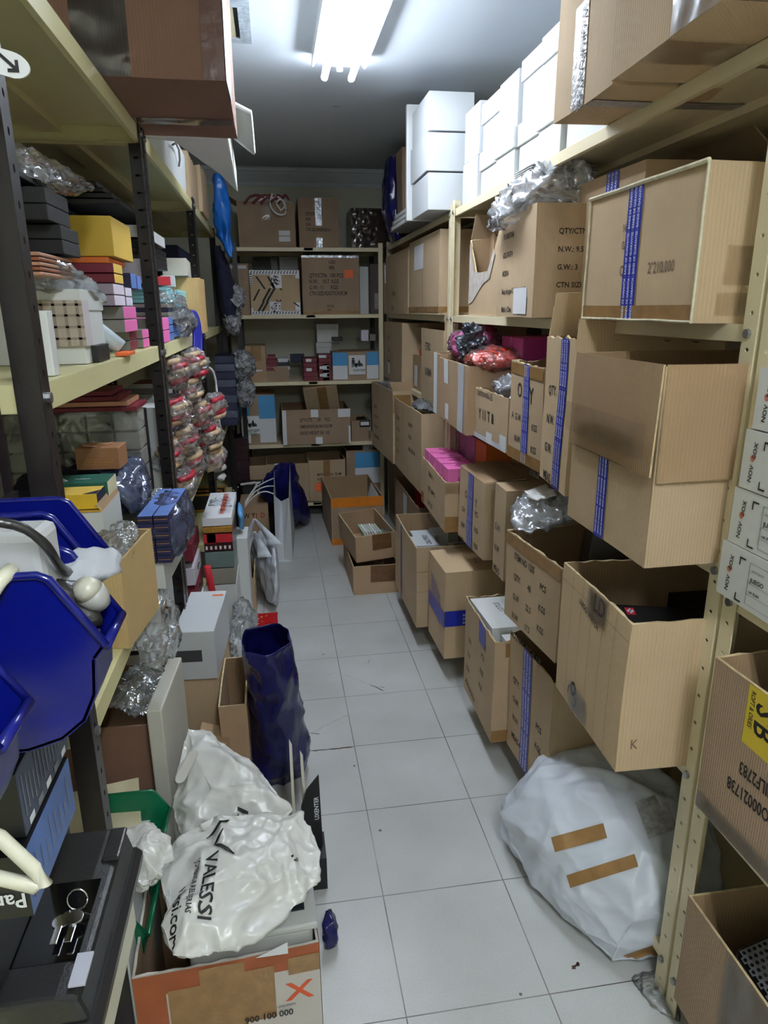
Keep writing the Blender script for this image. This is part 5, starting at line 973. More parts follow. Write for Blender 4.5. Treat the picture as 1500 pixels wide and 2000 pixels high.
solidbox('white_carton', 'lower white carton under the one with yellow flaps', 'carton', (-.52, 1.53, T3+.002), 0, .128, .185, .14, WH2)
by = T3+.24
solidbox('yellow_box', 'small deep yellow book-shaped box with a black corner, third left shelf', 'box', (-.492, 1.545, by), 0, .092, .075, .034, YLD, faces={'r': NVC, 't': YLC}, bevel=.001)
o = [c_ for c_ in COL.objects if c_.get('label', '').startswith('small deep yellow book')][0]
k_ = MB(); k_.add([(.062, .0, .0348), (.092, .0, .0348), (.092, .035, .0348)], [(0, 1, 2)], NVC); k_.build('corner_inlay', o)
solidbox('green_box', 'dark green book-shaped box with a cream corner behind the yellow one', 'box', (-.53, 1.63, by), 0, .135, .09, .040, GNC, faces={'r': mat('page_cream_card', (220, 212, 170), .6)}, bevel=.001)
o = [c_ for c_ in COL.objects if c_.get('label', '').startswith('dark green book')][0]
k_ = MB(); k_.add([(.0, .0, .0408), (.045, .02, .0408), (.02, .06, .0408), (0, .06, .0408)], [(0, 1, 2, 3)], LBL); k_.text((.055, .03, .041), (1, 0, 0), (0, 1, 0), .012, 'MARIA', LBL); k_.build('corner_inlay', o)
# blue wrapped stack
for r_ in range(6):
    for c_ in range(2):
        solidbox('navy_book_box', 'navy book-shaped box with gilt line in the wrapped stack over the aisle', 'box', (-.336+.036*c_, 1.62, .916+.0202*r_), -.05, .034, .26, .0188, mat('book_navy', (30, 34, 72), .4), faces={'t': BLC} if r_ == 5 else {}, patches=[('n', .05, .46, .95, .54, GLD)], group='navy book-shaped boxes in the wrapped stack', bevel=.001)
solidbox('white_carton', 'white carton under the wrapped stack of navy book-shaped boxes', 'carton', (-.385, 1.75, T3+.002), 0, .075, .14, .0, WH2) if False else None
solidbox('white_carton', 'white carton under the wrapped stack of navy book-shaped boxes', 'carton', (-.345, 1.64, T3+.002), -.05, .055, .24, .072, WH2)
o, _ = soft('wrapping_film', [(x, y, z) for x, y in ((-.342, 1.612), (-.258, 1.612), (-.243, 1.90), (-.325, 1.90)) for z in (.905, 1.045)]+[(-.225, 1.78, .98), (-.228, 1.82, .92)], film('blue_tinted_film', (0, 0, 0)), sub=4, amp=.010, sc=20, seed=83); tag(o, 'pale blue shrink film round the stack of navy book-shaped boxes', 'plastic film')
# kraft open box with clear plastic
ck = carton('cardboard_box', 'tall narrow open kraft carton with clear plastic inside, third left shelf', 'cardboard box', (-.400, 1.341, T3+.001), -.14, .083, .20, .19, m=mat('warm_kraft_cardboard', (186, 158, 108), .7, var=.06, stripes=60), open_=True, ragged=.004, warp=.008, seed=145)
o, _ = soft('plastic_bag', ell((-.345, 1.44, T3+.19), (.042, .10, .035), 40, 7), CFH, sub=4, amp=.02, sc=22, seed=84); tag(o, 'crumpled clear plastic in the tall narrow kraft carton', 'plastic bag')
o, _ = soft('plastic_bag', [(-.31, 1.60, T3+.07), (-.335, 1.5, T3-.0), (-.35, 1.42, T3-.03), (-.30, 1.42, T3-.05), (-.27, 1.5, T3-.07), (-.255, 1.6, T3-.10), (-.25, 1.62, T3-.02), (-.29, 1.45, T3-.14), (-.33, 1.44, T3-.12), (-.26, 1.56, T3-.12)], CFH, sub=4, amp=.02, sc=20, seed=85); tag(o, 'clear plastic bag hanging over the third left shelf edge', 'plastic bag')
solidbox('white_carton', 'white carton reaching under the blue bins, third left shelf near end', 'carton', (-.47, 1.13, T3+.002), 0, .09, .15, .12, WH2)
# red and beige bags of the second bay
MX = mat('beige_strap', (176, 150, 118), .6, var=.35, vscale=50, bump=.4, bscale=60)
rdm = mat('crimson_strap', (160, 26, 44), .5, var=.3, vscale=50, bump=.4, bscale=60)
spots = [(-.335, 2.50, 1.30), (-.31, 2.62, 1.22), (-.34, 2.45, 1.17), (-.29, 2.72, 1.12), (-.33, 2.50, 1.06), (-.27, 2.78, 1.02), (-.32, 2.55, .96), (-.26, 2.80, .93), (-.34, 2.40, .92), (-.29, 2.66, 1.31), (-.37, 2.35, 1.04), (-.25, 2.9, 1.12)]
for i, (x, y, z) in enumerate(spots):
    bg = thing('bracelet_bag', 'clear bag of red and beige straps in the hanging heap, ' + ('top', 'upper near', 'near middle', 'upper far', 'centre', 'far middle', 'lower centre', 'lower far', 'lower near', 'topmost far', 'near the post', 'far bulging')[i], 'bag of straps', (0, 0, 0), 0, 'bags of red and beige straps')
    rr = (.055, .11, .062)
    o, _ = soft('wrapping', ell((x, y, z), rr, 40, i), CFH, bg, sub=4, amp=.016, sc=20, seed=90+i)
    for k in range(5):
        a = random.uniform(-.5, .5); cx, cy, cz = x+random.uniform(-.01, .02), y, z-.035+.0165*k
        P = [(cx-.015*math.cos(a), cy-.08, cz), (cx+.02, cy-.05, cz+.006), (cx+.025, cy, cz+.008), (cx+.02, cy+.05, cz+.003), (cx-.015, cy+.08, cz)]
        ribbon(None, P, .0105, rdm if (k+i) % 3 == 0 else MX, 'strap', bg, 7, 1)
wl = ribbon('white string loop dangling from the heap of strap bags', [(-.30, 2.95, 1.27), (-.26, 3.05, 1.27), (-.25, 3.1, 1.20), (-.25, 3.08, 1.08), (-.25, 3.1, 1.0), (-.24, 3.2, .96)], .005, WRB, 'white_string')
for k in range(5): solidbox('strap_pack', 'pack of card hidden behind the strap bags, %s from the near end' % order[k], 'pack', (-.6, 2.3+.2*k, T3+.002), 0, .22, .18, .36, (WH2, LBL, GRC, WH2, REC)[k])
# third bay: gilt frames, white packets
for k in range(12):
    x = -.36+.009*(k % 3); fr_ = thing('gilt_frame', 'slim gilt wooden frame on edge in the far left rack, %s' % ('near lot' if k < 6 else 'far lot'), 'frame', (x-.20, 3.66+.045*(k % 6)+(.5 if k > 5 else 0), (.765, .305)[k % 2 if k > 5 else 0]), 0, 'gilt frames ' + ('near lot' if k < 6 else 'far lot')); b = MB()
    for a in ((0, .2, 0, .012), (0, .2, .10, .112), (0, .012, 0, .112), (.188, .2, 0, .112)): b.box(a[0], a[1], 0, .012, a[2], a[3], GLD)
    b.build('frame_moulding', fr_, bevel=.002)
    b = MB(); b.box(.012, .188, .004, .008, .012, .1, BLK); b.build('backing', fr_)
for k in range(2):
    o, _ = soft('white_packet', ell((-.30, 3.62, .72-.055*k-.01), (.03, .05, .024), 30, k), WPL, sub=3, amp=.006, sc=20, seed=110+k); tag(o, ('upper', 'lower')[k]+' soft white packet sticking out by the gilt frames', 'packet')
for k in range(6): solidbox('dark_red_box', 'very dark red box in the column at the far left corner, %s from the bottom' % order[k], 'box', (-.36, 4.9, .305+.055*k), 0, .15, .2, .052, mat('blackish_red_card', (48, 20, 28), .35), group='dark red boxes at the far left corner')
# below the third shelf: boxes on the bottom shelf and floor
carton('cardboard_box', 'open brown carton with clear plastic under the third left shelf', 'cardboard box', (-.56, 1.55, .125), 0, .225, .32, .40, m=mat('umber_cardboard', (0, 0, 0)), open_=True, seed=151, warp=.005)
o, _ = soft('plastic_bag', ell((-.40, 1.72, .53), (.10, .12, .04), 40, 9), CFH, sub=4, amp=.02, sc=18, seed=86); tag(o, 'crumpled clear plastic in the open brown carton under the shelf', 'plastic bag')
sl = MB().box(0, .036, 0, .26, 0, .475, mat('grey_white_slab', (188, 186, 174), .6, var=.05)); o = sl.build('archive_box', loc=(-.338, 1.485, .125), rz=-.06, bevel=.004); tag(o, 'tall grey white archive box standing upright beside the open brown carton', 'archive box')
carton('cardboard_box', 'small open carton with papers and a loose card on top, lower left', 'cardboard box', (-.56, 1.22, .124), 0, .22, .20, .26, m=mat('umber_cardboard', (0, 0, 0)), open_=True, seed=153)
sp = MB().box(0, .20, 0, .17, 0, .004, mat('pale_card', (200, 190, 158), .7)); o = sp.build('card_sheet', loc=(-.53, 1.26, .40), solid=0); o.rotation_euler = (.2, .0, .2); tag(o, 'loose pale card sheet lying on the small open carton', 'card')
for k in range(4): o = MB().box(0, .17, 0, .18, 0, .01, (NVC, LBL, BLC, LBL)[k]).build('paper_pack', loc=(-.50, 1.27, .345+.012*k)); tag(o, 'packet of blue and white papers in the small open carton, %s from the bottom' % order[k], 'papers', 'blue and white paper packs')
# white box on kraft carton
A = on(340, 1325, 2, .30)
kx, ky = -.405, 2.02
kc = carton('cardboard_box', 'kraft carton under the white box with a black label', 'cardboard box', (-.345, 2.01, .0), -.03, .125, .30, .385, m=KR2, seed=155, prints=[('r', [(.1, .86, .02, 'VOLVIRON', INKK)])])
solidbox('white_box', 'large white box with a black label and an orange sticker, left of the aisle', 'box', (-.347, 1.99, .39), -.06, .124, .32, .165, WH, patches=[('n', 0, .38, .66, .62, mat('charcoal_label', (60, 60, 64), .5)), ('t', .65, .85, .95, .89, ORS)], bevel=.003)
for i, (y, z, h) in enumerate(((2.15, .52, .20), (1.98, .36, .15), (2.40, .36, .22))): solidbox('white_box', 'white box with black edge beside the large one, ' + ('upper', 'nearer', 'farther')[i], 'box', (-.50+.02*(i == 0), y, z), 0, .085, .22, h, WH2, patches=[('n', .88, 0, 1, 1, BLK), ('n', 0, .9, 1, 1, BLK)])
solidbox('white_box', 'tall white box stack base beside the large one', 'box', (-.52, 2.0, .125), 0, .10, .5, .23, WH2)
carton('cardboard_box', 'tall open brown carton beside the navy bag', 'cardboard box', (-.215, 1.85, .0), -.0, .082, .30, .37, m=KR3, open_=True, seed=157, warp=.005)
carton('cardboard_box', 'small kraft carton lettered AVC with a round emblem, lower left', 'cardboard box', (-.31, 1.78, .0), -.05, .115, .13, .26, m=KR2, seed=159, prints=[('t', [(.2, .3, .03, 'AVC', INKK, 180), (.6, .2, .035, 'O', INKK)])], flaps=[('r', .09, 20)])
# ================================================================ AISLE FLOOR, LEFT FOREGROUND
carton('cardboard_box', 'open carton with orange tape bands standing on the floor near the back', 'cardboard box', (.322, 4.31, 0), .03, .345, .62, .32, m=KR4, open_=True, seed=201, warp=.003, tapes=[('n', 0, .80, 1, 1, ORT), ('n', 0, 0, .5, .13, ORT), ('l', 0, .86, .2, 1, ORT)],
       prints=[('n', [(.35, .45, .016, 'CARTON DIMENSION', INK)]), ('l', [(.5, .3, .05, 'D', INKG)])])
for k in range(6): solidbox('paper_pack', 'sheaf of pale papers in the orange-taped carton, %s from the left' % order[k], 'papers', (.345+.05*k, 4.36, .20+.006*(k % 3)), 0, .045, .3, .015, (LBL, AQC, WH2)[k % 3], group='papers in the orange-taped carton')
o = MB().box(0, .004, 0, .35, 0, .18, LBL).build('paper_sheet', loc=(.60, 4.4, .13)); o.rotation_euler = (0, .25, 0); tag(o, 'white sheet leaning at the right inside the orange-taped carton', 'paper')
carton('cardboard_box', 'lower open small carton with scribbled brown tape on the floor', 'cardboard box', (.367, 3.459, 0), .01, .25, .49, .165, m=KR3, open_=True, seed=203, warp=.002, tapes=[('n', .38, .42, .92, 1, mat('dark_brown_tape', (104, 72, 44), .3, var=.35, vscale=25))])
t2 = carton('cardboard_box', 'upper open small carton tilted on the lower one, packets inside', 'cardboard box', (.392, 3.50, .172), .0, .225, .40, .15, m=KR3, open_=True, seed=205, warp=.002, tapes=[('n', .42, .4, .90, 1, mat('dark_brown_tape', (0, 0, 0)))]); t2.rotation_euler = (.06, -.05, .14)
for k in range(7): 
    o = MB().box(0, .012, 0, .15, 0, .11, (mat('pale_green_packet', (196, 210, 190), .4), LBL, WPL)[k % 3]).build('packet', loc=(.475+.015*k, 3.57, .22), bevel=.003); o.rotation_euler = (0, -.35, .1); tag(o, 'pale packet standing in the upper small carton, %s from the left' % order[k], 'packet', 'pale packets in the upper small carton')
o = solidbox('red_and_white_booklet', 'red and white booklet flat in the upper small carton', 'booklet', (.40, 3.54, .235), .1, .09, .13, .01, LBL, faces={'t': LBL}, patches=[('t', .7, 0, 1, 1, RDC)])
o, _ = soft('plastic_bag', ell((.52, 3.66, .29), (.08, .08, .045), 30, 2), CF, sub=3, amp=.015, sc=24, seed=120); tag(o, 'clear bag round the packets in the upper small carton', 'plastic bag')
# navy bags
NVO = mat('navy_bag_outside', (20, 20, 80), .2, var=.35, vscale=7, bump=.9, bscale=6, bdist=.03)
lf = loft([(-.055, 2.03, .0, .08, .085, .2), (-.05, 2.02, .06, .10, .11, .2), (-.045, 2.0, .15, .095, .115, .15), (-.05, 1.94, .33, .08, .105, .1), (-.06, 1.88, .48, .072, .10, .1), (-.066, 1.85, .58, .068, .09, .1)], NVO, 56, .012, 13, 3, power=2.4, steps=9)
tag(lf.build('navy_bag', smooth=True, solid=.002), 'tall open navy plastic bag standing on the floor left of the aisle', 'plastic bag')
o, _ = soft('navy_bag', [(-.16, 4.30, .38), (-.14, 4.30, .46), (-.02, 4.42, .50), (.05, 4.55, .53), (.11, 4.56, .52), (.13, 4.5, .35), (.17, 4.55, .12), (.235, 4.78, .01), (.10, 4.62, .0), (.02, 4.70, .0), (-.15, 4.75, .2), (.05, 4.9, .0), (0, 4.8, .4)], NVO, sub=4, amp=.02, sc=9, seed=121, sm=1); tag(o, 'big navy plastic bag slumped on the floor before the back rack', 'plastic bag'); o.location.y = .06
o, _ = soft('navy_bag', [(.04, 1.30, .0), (.085, 1.30, .0), (.085, 1.36, .0), (.05, 1.36, .09), (.085, 1.30, .10), (.075, 1.38, .08), (.045, 1.30, .09)], NVO, sub=3, amp=.006, sc=20, seed=122); tag(o, 'small navy plastic corner showing beside the orange and grey carton', 'plastic bag')
# white paper carrier bag
pb = thing('paper_bag', 'slim white paper carrier bag with cord handles standing on the floor', 'paper bag', (0, 0, 0)); b = MB()
def ring(y, h): return [(-.045, y, 0), (.003, y+.02, 0), (.055, y, 0), (.048, y, h), (.003, y+.03, h-.01), (-.04, y, h)]
b.add([(-.045, 4.05, 0), (.003, 4.09, 0), (.055, 4.05, 0), (.05, 4.09, .40), (.003, 4.16, .36), (-.04, 4.09, .42)], [(0, 1, 4, 5), (1, 2, 3, 4)], WH)
b.add([(.055, 4.05, 0), (.085, 4.62, 0), (.075, 4.62, .50), (.05, 4.09, .40)], [(0, 1, 2, 3)], WH2); b.add([(-.045, 4.05, 0), (-.02, 4.62, 0), (-.03, 4.62, .50), (-.04, 4.09, .42)], [(3, 2, 1, 0)], WH2)
b.add([(-.045, 4.05, 0), (.055, 4.05, 0), (.085, 4.62, 0), (-.02, 4.62, 0)], [(0, 3, 2, 1)], WH2); b.add([(.085, 4.62, 0), (-.02, 4.62, 0), (-.03, 4.62, .5), (.075, 4.62, .5)], [(0, 1, 2, 3)], WH2)
b.build('bag_body', pb, solid=.0015)
for k in range(3): ribbon(None, [(-.04, 4.12+.12*k, .42+.02*k), (-.10, 4.10+.1*k, .45), (-.17, 4.1+.1*k, .41), (-.22, 4.1+.05*k, .35)], .004, WRB, 'handle', pb)
# wine box, black box with ribbons, kraft carton with blue wrap, carrier bag
carton('cardboard_box', 'brown carton with red and black handling symbols near the paper bag', 'cardboard box', (-.27, 4.42, .0), 0, .185, .3, .27, m=KR3, seed=207, warp=.002, prints=[('n', [(.12, .68, .05, 'W Y', INKK), (.42, .68, .05, '11', INKR), (.72, .68, .05, 'D', INKR), (.1, .25, .03, 'o', INKR)])])
solidbox('black_box', 'black box with white ribbons behind the brown carton', 'box', (-.26, 4.75, .0), 0, .16, .14, .33, BLK)
for k in range(2): ribbon('white ribbon lying over the black box near the back, ' + ('left' , 'right')[k], [(-.27+.06*k, 4.74, .335), (-.2+.05*k, 4.73, .345), (-.15+.03*k, 4.72, .35), (-.18+.04*k, 4.70, .30), (-.22+.05*k, 4.70, .25)], .009, WRB)
kb = carton('cardboard_box', 'open carton with a blue cellophane roll inside, left floor past the navy bag', 'cardboard box', (-.30, 3.24, .0), 0, .15, .38, .225, m=KR, open_=True, seed=209, warp=.004, ragged=.006)
rl = thing('cellophane_roll', 'shiny blue cellophane roll standing in the open carton', 'roll', (0, 0, 0)); MB().tube([(-.255, 3.35, .02), (-.235, 3.42, .33)], .035, mat('blue_cellophane', (28, 34, 130), .12, var=.4, vscale=20, bump=.6, bscale=12, bdist=.02), 20).build('roll', rl, smooth=True)
solidbox('black_pouch', 'black pouch with a white tag in the open carton beside the blue roll', 'pouch', (-.22, 3.40, .02), .1, .05, .16, .2, BLK, patches=[('n', .1, .55, .7, .7, LBL)], bevel=.01)
cb_ = thing('carrier_bag', 'white plastic carrier bag with two upright handles behind the open carton', 'plastic bag', (0, 0, 0))
soft('bag_body', [(-.07, 3.25, 0), (-.04, 3.30, 0), (-.02, 3.66, .0), (-.12, 3.66, 0), (-.04, 3.27, .2), (-.035, 3.32, .38), (-.04, 3.6, .33), (-.2, 3.66, .36), (-.2, 3.64, .2), (-.12, 3.64, .40)], WPS, cb_, sub=4, amp=.012, sc=14, seed=125)
for (y, lg) in ((3.27, ((-.205, .33), (-.135, .462), (-.092, .32))), (3.36, ((-.235, .26), (-.135, .50), (-.036, .35)))):
    for (xa, za), (xb, zb), bot in ((lg[0], lg[1], 0), (lg[2], lg[1], 0)):
        hb = MB(); n = 8; vs = []
        for i in range(n+1):
            t_ = i/n; c_ = Vector((xa+(xb-xa)*t_, y+.012*math.sin(t_*4), za+(zb-za)*t_)); wv = .030*(1-t_)**1.3+.006
            vs += [c_-Vector((wv, 0, 0)), c_+Vector((0, .012*math.sin(i*1.3), 0)), c_+Vector((wv, 0, 0))]
        hb.add(vs, [(3*i+j, 3*i+j+1, 3*i+j+4, 3*i+j+3) for i in range(n) for j in range(2)], WPS); hb.build('handle', cb_, smooth=True, solid=.002)
# wrapped gift packs left of the aisle
def pack(label, x, y, z, W, L, H, m, faces={}, patches=(), wrap=True, grp=None, rz=0, prints=()):
    o = solidbox('wrapped_pack', label, 'pack', (x, y, z), rz, W, L, H, m, faces=faces, patches=patches, group=grp, prints=prints)
    if wrap: soft('wrapping', [(x_, y_, z_) for x_ in (-.005, W+.005) for y_ in (-.005, L+.005) for z_ in (0, H+.005)], CF, o, sub=3, amp=.006, sc=22, seed=int(z*100))
    return o
solidbox('white_carton', 'low white carton under the wrapped packs', 'carton', (-.335, 2.80, .125), 0, .13, .35, .25, WH2)
pack('grey wrapped pack at the bottom of the film-wrapped pile', -.325, 2.80, .38, .118, .3, .07, SLV); pack('teal grey wrapped pack, second from the bottom of the pile', -.326, 2.80, .455, .118, .3, .07, mat('teal_grey_card', (104, 124, 122), .4))
pack('red and black pack with a shield emblem in the film-wrapped pile', -.326, 2.80, .53, .118, .3, .075, mat('near_black_red', (60, 22, 26), .3), patches=[('n', 0, .5, 1, 1, RDC), ('n', .12, .45, .42, 1, mat('maroon_shield', (140, 20, 30), .4)), ('n', .2, .6, .35, .9, INKK)]+[('n', .05+.16*i, .1, .12+.16*i, .3, LBL) for i in range(6)])
pack('gold-edged pack above the red and black one', -.325, 2.80, .61, .118, .3, .026, GLD); pack('white pack with orange lettering topmost on the wrapped pile', -.326, 2.80, .64, .12, .42, .035, LBL, prints=[('t', [(.75, .12+.12*i, .035, 'WWW', mat('orange_ink', (0, 0, 0)), 90) for i in range(6)])])
for k, (z, m_, lab) in enumerate(((.26, REC, 'dark red wrapped pack low beside the pile'), (.35, mat('white_lilac', (200, 196, 206), .4), 'whitish wrapped pack beside the pile'), (.45, REC, 'dark red wrapped pack leaning upper beside the pile'))): pack(lab, -.42, 2.58, z+.12, .075, .24, .07, m_)
for k in range(2): solidbox('white_carton', 'white carton bearing the dark red wrapped packs, ' + ('lower', 'upper')[k], 'carton', (-.46, 2.56, .125+.125*k), 0, .12, .25, .12, WH2)
o = MB().tube([(-.30, 2.62, .53), (-.29, 2.66, .38), (-.30, 2.7, .36)], .014, RDC, 10).build('red_ribbon_roll', smooth=True); tag(o, 'bright red ribbon twist hanging before the grey wrapped packs', 'ribbon')
lf, _ = soft('slate_packet', [(-.2, 3.05, .62), (-.17, 3.05, .60), (-.17, 3.2, .62), (-.2, 3.2, .66), (-.2, 3.1, .5), (-.17, 3.12, .5)], mat('sky_packet', (90, 150, 200), .3), sub=2, amp=.004, sc=30, seed=5); tag(lf, 'small sky blue packet at the side of the wrapped pile', 'packet')
solidbox('white_carton', 'slim white carton behind the wrapped pile carrying the blue packet', 'carton', (-.22, 3.04, .0), 0, .06, .18, .50, WH2)
o, _ = soft('plastic_bag', [(-.24, 2.55, .0), (-.13, 2.55, .0), (-.14, 2.85, .0), (-.24, 2.85, .0), (-.25, 2.6, .30), (-.15, 2.6, .30), (-.12, 2.75, .34), (-.19, 2.8, .37), (-.23, 2.7, .36), (-.13, 2.6, .18)], CFH, sub=4, amp=.022, sc=16, seed=127); tag(o, 'puffed clear plastic bag on the floor behind the navy bag', 'plastic bag')
sw = thing('sweet_packet', 'glossy red and gold packet lying on the floor between the clear and carrier bags', 'packet', (0, 0, 0))
b = MB(); b.grid((-.20, 3.00, .0), (.155, 0, 0), (0, .20, .05), 14, 14, mat('red_gold_foil', (190, 30, 30), .18, metal=.3, var=.1)); rd = random.Random(9)
for k in range(46):
    x, y = rd.uniform(0, .14), rd.uniform(0, .18); s_ = rd.uniform(.006, .012); p = Vector((-.20+x, 3.00+y, .25*y+.004)); b.add([p, p+Vector((s_, 0, 0)), p+Vector((s_*1.4, s_, s_*.25)), p+Vector((s_*.3, s_, s_*.25))], [(0, 1, 2, 3)], (GLD, LBL, mat('deep_red_foil', (120, 10, 20), .2))[k % 3])
b.build('packet_body', sw, warp=.006, wscale=25)
# orange and grey carton with the device, bags, green bins
XO = mat('rust_printed_card', (150, 78, 40), .5, var=.15, vscale=12)
cx = carton('cardboard_box', 'open rust and grey carton patched with brown tape, big X printed, bottom of view', 'cardboard box', (-.315, 1.03, .0), .055, .345, .30, .325, m=mat('grey_printed_card', (196, 190, 182), .55, var=.05), open_=True, ragged=.006, seed=211, warp=.005,
            patches=[('n', 0, .84, 1, 1, XO), ('r', 0, 0, 1, 1, KR3), ('n', 0, 0, .16, .84, XO), ('n', .30, .62, .48, .70, mat('orange_ink', (0, 0, 0)))],
            prints=[('n', [(.80, .60, .062, 'X', mat('orange_ink', (0, 0, 0)), 0, 1.2), (.50, .62, .05, 'A', mat('orange_ink', (0, 0, 0)), 0, 1.1), (.56, .50, .022, '900 100 000', INKK, 0, .85, .0042), (.62, .56, .010, 'mensajerias y paqueteria', INKG, 0, .8), (.42, .45, .012, 'tel.', INKK)])],
            tapes=[('n', .17, .3, .36, .86, BRT), ('n', .34, .2, .58, .98, BRT), ('n', .56, .5, .74, .9, BRT), ('n', .82, .80, 1, .93, BRT)])
dv = thing('desktop_device', 'light grey plastic printer-like machine with a dark label panel in the rust and grey carton', 'machine', (-.215, 1.055, .06), .05)
b = MB(); b.box(0, .235, 0, .225, 0, .285, LGP); b.build('housing', dv, bevel=.008)
b = MB(); b.box(-.004, .245, -.006, .232, .285, .30, LGP); b.build('top_rim', dv, bevel=.004)
b = MB(); b.box(.12, .222, .03, .2, .30, .303, mat('navy_black_panel', (26, 32, 44), .25)); b.text((.214, .04, .3035), (0, 1, 0), (-1, 0, 0), .022, 'Windows', LBL); b.text((.19, .05, .3035), (0, 1, 0), (-1, 0, 0), .014, 'Xpander', LBL); b.build('label_panel', dv)
o = MB().add([(-.09, 1.035, .325), (-.03, 1.035, .325), (-.03, 1.032, .355)], [(0, 1, 2)], LBL).build('paper_corner', solid=.001); tag(o, 'white paper corner poking from the rust and grey carton', 'paper')
# plastic bags with shop writing
def vbag(label, pts, seed, writes, amp=.010, sc=12, m=WPL):
    t = thing('shop_bag', label, 'plastic bag', (0, 0, 0)); o, surf = soft('bag_body', pts, m, t, sub=5, amp=amp, sc=sc, seed=seed, sm=1)
    if writes:
        b = MB()
        for w_ in writes: decal(b, surf, *w_, off=.004)
        b.build('lettering', t)
    return t, surf
TH = mat('thin_white_bag', (208, 208, 204), .28, var=.05, vscale=6, bump=.7, bscale=16, bdist=.02)
u1_ = Vector((-.06, -1, 0)); v1_ = Vector((1, -.06, .0))
t, surf = vbag('white shop bag lettered VALESSI lying across the grey machine', [(-.29, 1.22, .42), (-.25, 1.24, .45), (-.15, 1.27, .48), (-.08, 1.25, .47), (.03, 1.27, .46), (.055, 1.16, .44), (.05, 1.10, .41), (-.02, 1.04, .40), (-.10, 1.00, .40), (-.17, .965, .41), (-.235, .955, .42), (-.25, 1.0, .44), (-.17, 1.06, .485), (-.06, 1.12, .47), (-.26, 1.1, .44), (-.2, 1.2, .475), (.03, 1.2, .40), (-.2, 1.0, .385)], 131,
     [(Vector((-.178, 1.142, .6)), u1_, v1_, .034, 'VALESSI', INKK, 1.1), (Vector((-.200, 1.14, .6)), u1_, v1_, .0145, 'JOYERIAS & RELOJERIAS', INKK, .78), (Vector((-.228, 1.10, .6)), u1_, v1_, .026, 'valessi.com', INKK, 1.0)], TH and .014, 11, TH)
b = MB()
for (x0_, y0_, x1_, y1_, w0, w1_) in ((-.185, 1.20, -.14, 1.235, .001, .004), (-.165, 1.165, -.125, 1.13, .003, .005), (-.17, 1.17, -.15, 1.20, .001, .003)):
    bv = BVHTree.FromPolygons([Vector(p) for p in surf[0]], surf[1]); vs = []; P0, P1 = Vector((x0_, y0_, 0)), Vector((x1_, y1_, 0)); d_ = (P1-P0).normalized(); n_ = Vector((-d_.y, d_.x, 0))
    for i in range(9):
        q = P0.lerp(P1, i/8); w_ = w0+(w1_-w0)*math.sin(i/8*math.pi)
        for s_ in (-1, 1):
            h_ = bv.ray_cast(q+n_*w_*s_+Vector((0, 0, 1)), Vector((0, 0, -1))); vs.append((h_[0] if h_[0] is not None else q+Vector((0, 0, .45)))+Vector((0, 0, .003)))
    b.add(vs, [(2*i, 2*i+1, 2*i+3, 2*i+2) for i in range(8)], INKK)
c0 = Vector((-.008, 1.135, 0))
for k in range(3):
    a = 2*math.pi*k/3; vs = []
    for da, rr_ in ((0, .0065), (.9, .0085), (1.2, .006), (.9, .0035), (.2, .0035)):
        q = c0+Vector((math.cos(a+da)*rr_, math.sin(a+da)*rr_, 0)); h_ = bv.ray_cast(q+Vector((0, 0, 1)), Vector((0, 0, -1))); vs.append((h_[0] if h_[0] is not None else q+Vector((0, 0, .44)))+Vector((0, 0, .003)))
    b.add(vs, [(0, 1, 2, 3, 4)], INKK)
b.build('emblem', t)
a6 = math.radians(62); u2_ = Vector((math.cos(a6)*.4, math.sin(a6), 0)).normalized(); v2_ = Vector((-u2_.y, u2_.x, 0))
vbag('white shop bag with a cut-out handle, leaning behind the lettered one', [(-.29, 1.46, .44), (-.27, 1.58, .50), (-.22, 1.58, .49), (-.12, 1.50, .46), (-.04, 1.36, .43), (.02, 1.29, .42), (-.02, 1.25, .38), (-.12, 1.27, .36), (-.27, 1.29, .38), (-.29, 1.36, .40), (-.15, 1.42, .50), (-.2, 1.35, .48), (-.1, 1.35, .47)], 133,
     [(Vector((-.115, 1.27, .6)), u2_, v2_, .032, 'SSI', INKK, 1.1), (Vector((-.095, 1.27, .6)), u2_, v2_, .016, 'yerias', INKK, .9)], .012, 10, TH)
hc = MB(); 
def stadium(cx_, cy_, z_, l_, w_, ang, m):
    ps = []
    for k in range(16):
        a = 2*math.pi*k/16; x, y = w_*math.cos(a), w_*math.sin(a)+(l_ if math.sin(a) > 0 else -l_); ps.append((cx_+x*math.cos(ang)-y*math.sin(ang), cy_+x*math.sin(ang)+y*math.cos(ang), z_+y*.28))
    hc.add(ps, [tuple(range(16))], m)
stadium(-.245, 1.41, .492, .032, .012, -.35, mat('handle_hole_shadow_bag', (188, 186, 176), .5)); tag(hc.build('bag_handle_cutout', [o for o in COL.objects if o.get('label', '').startswith('white shop bag with a cut-out')][0], solid=.001))
vbag('plain crumpled white bag at the left post beside the lettered one', [(-.385, 1.23, .48), (-.30, 1.25, .50), (-.24, 1.18, .49), (-.235, 1.14, .48), (-.27, 1.07, .48), (-.34, 1.10, .47), (-.38, 1.15, .46), (-.3, 1.16, .52), (-.3, 1.12, .43), (-.36, 1.2, .43)], 135, [], .012, 18, TH)
solidbox('white_carton', 'pale carton beneath the plain white bag', 'carton', (-.41, 1.06, .124), 0, .085, .15, .30, WH2)
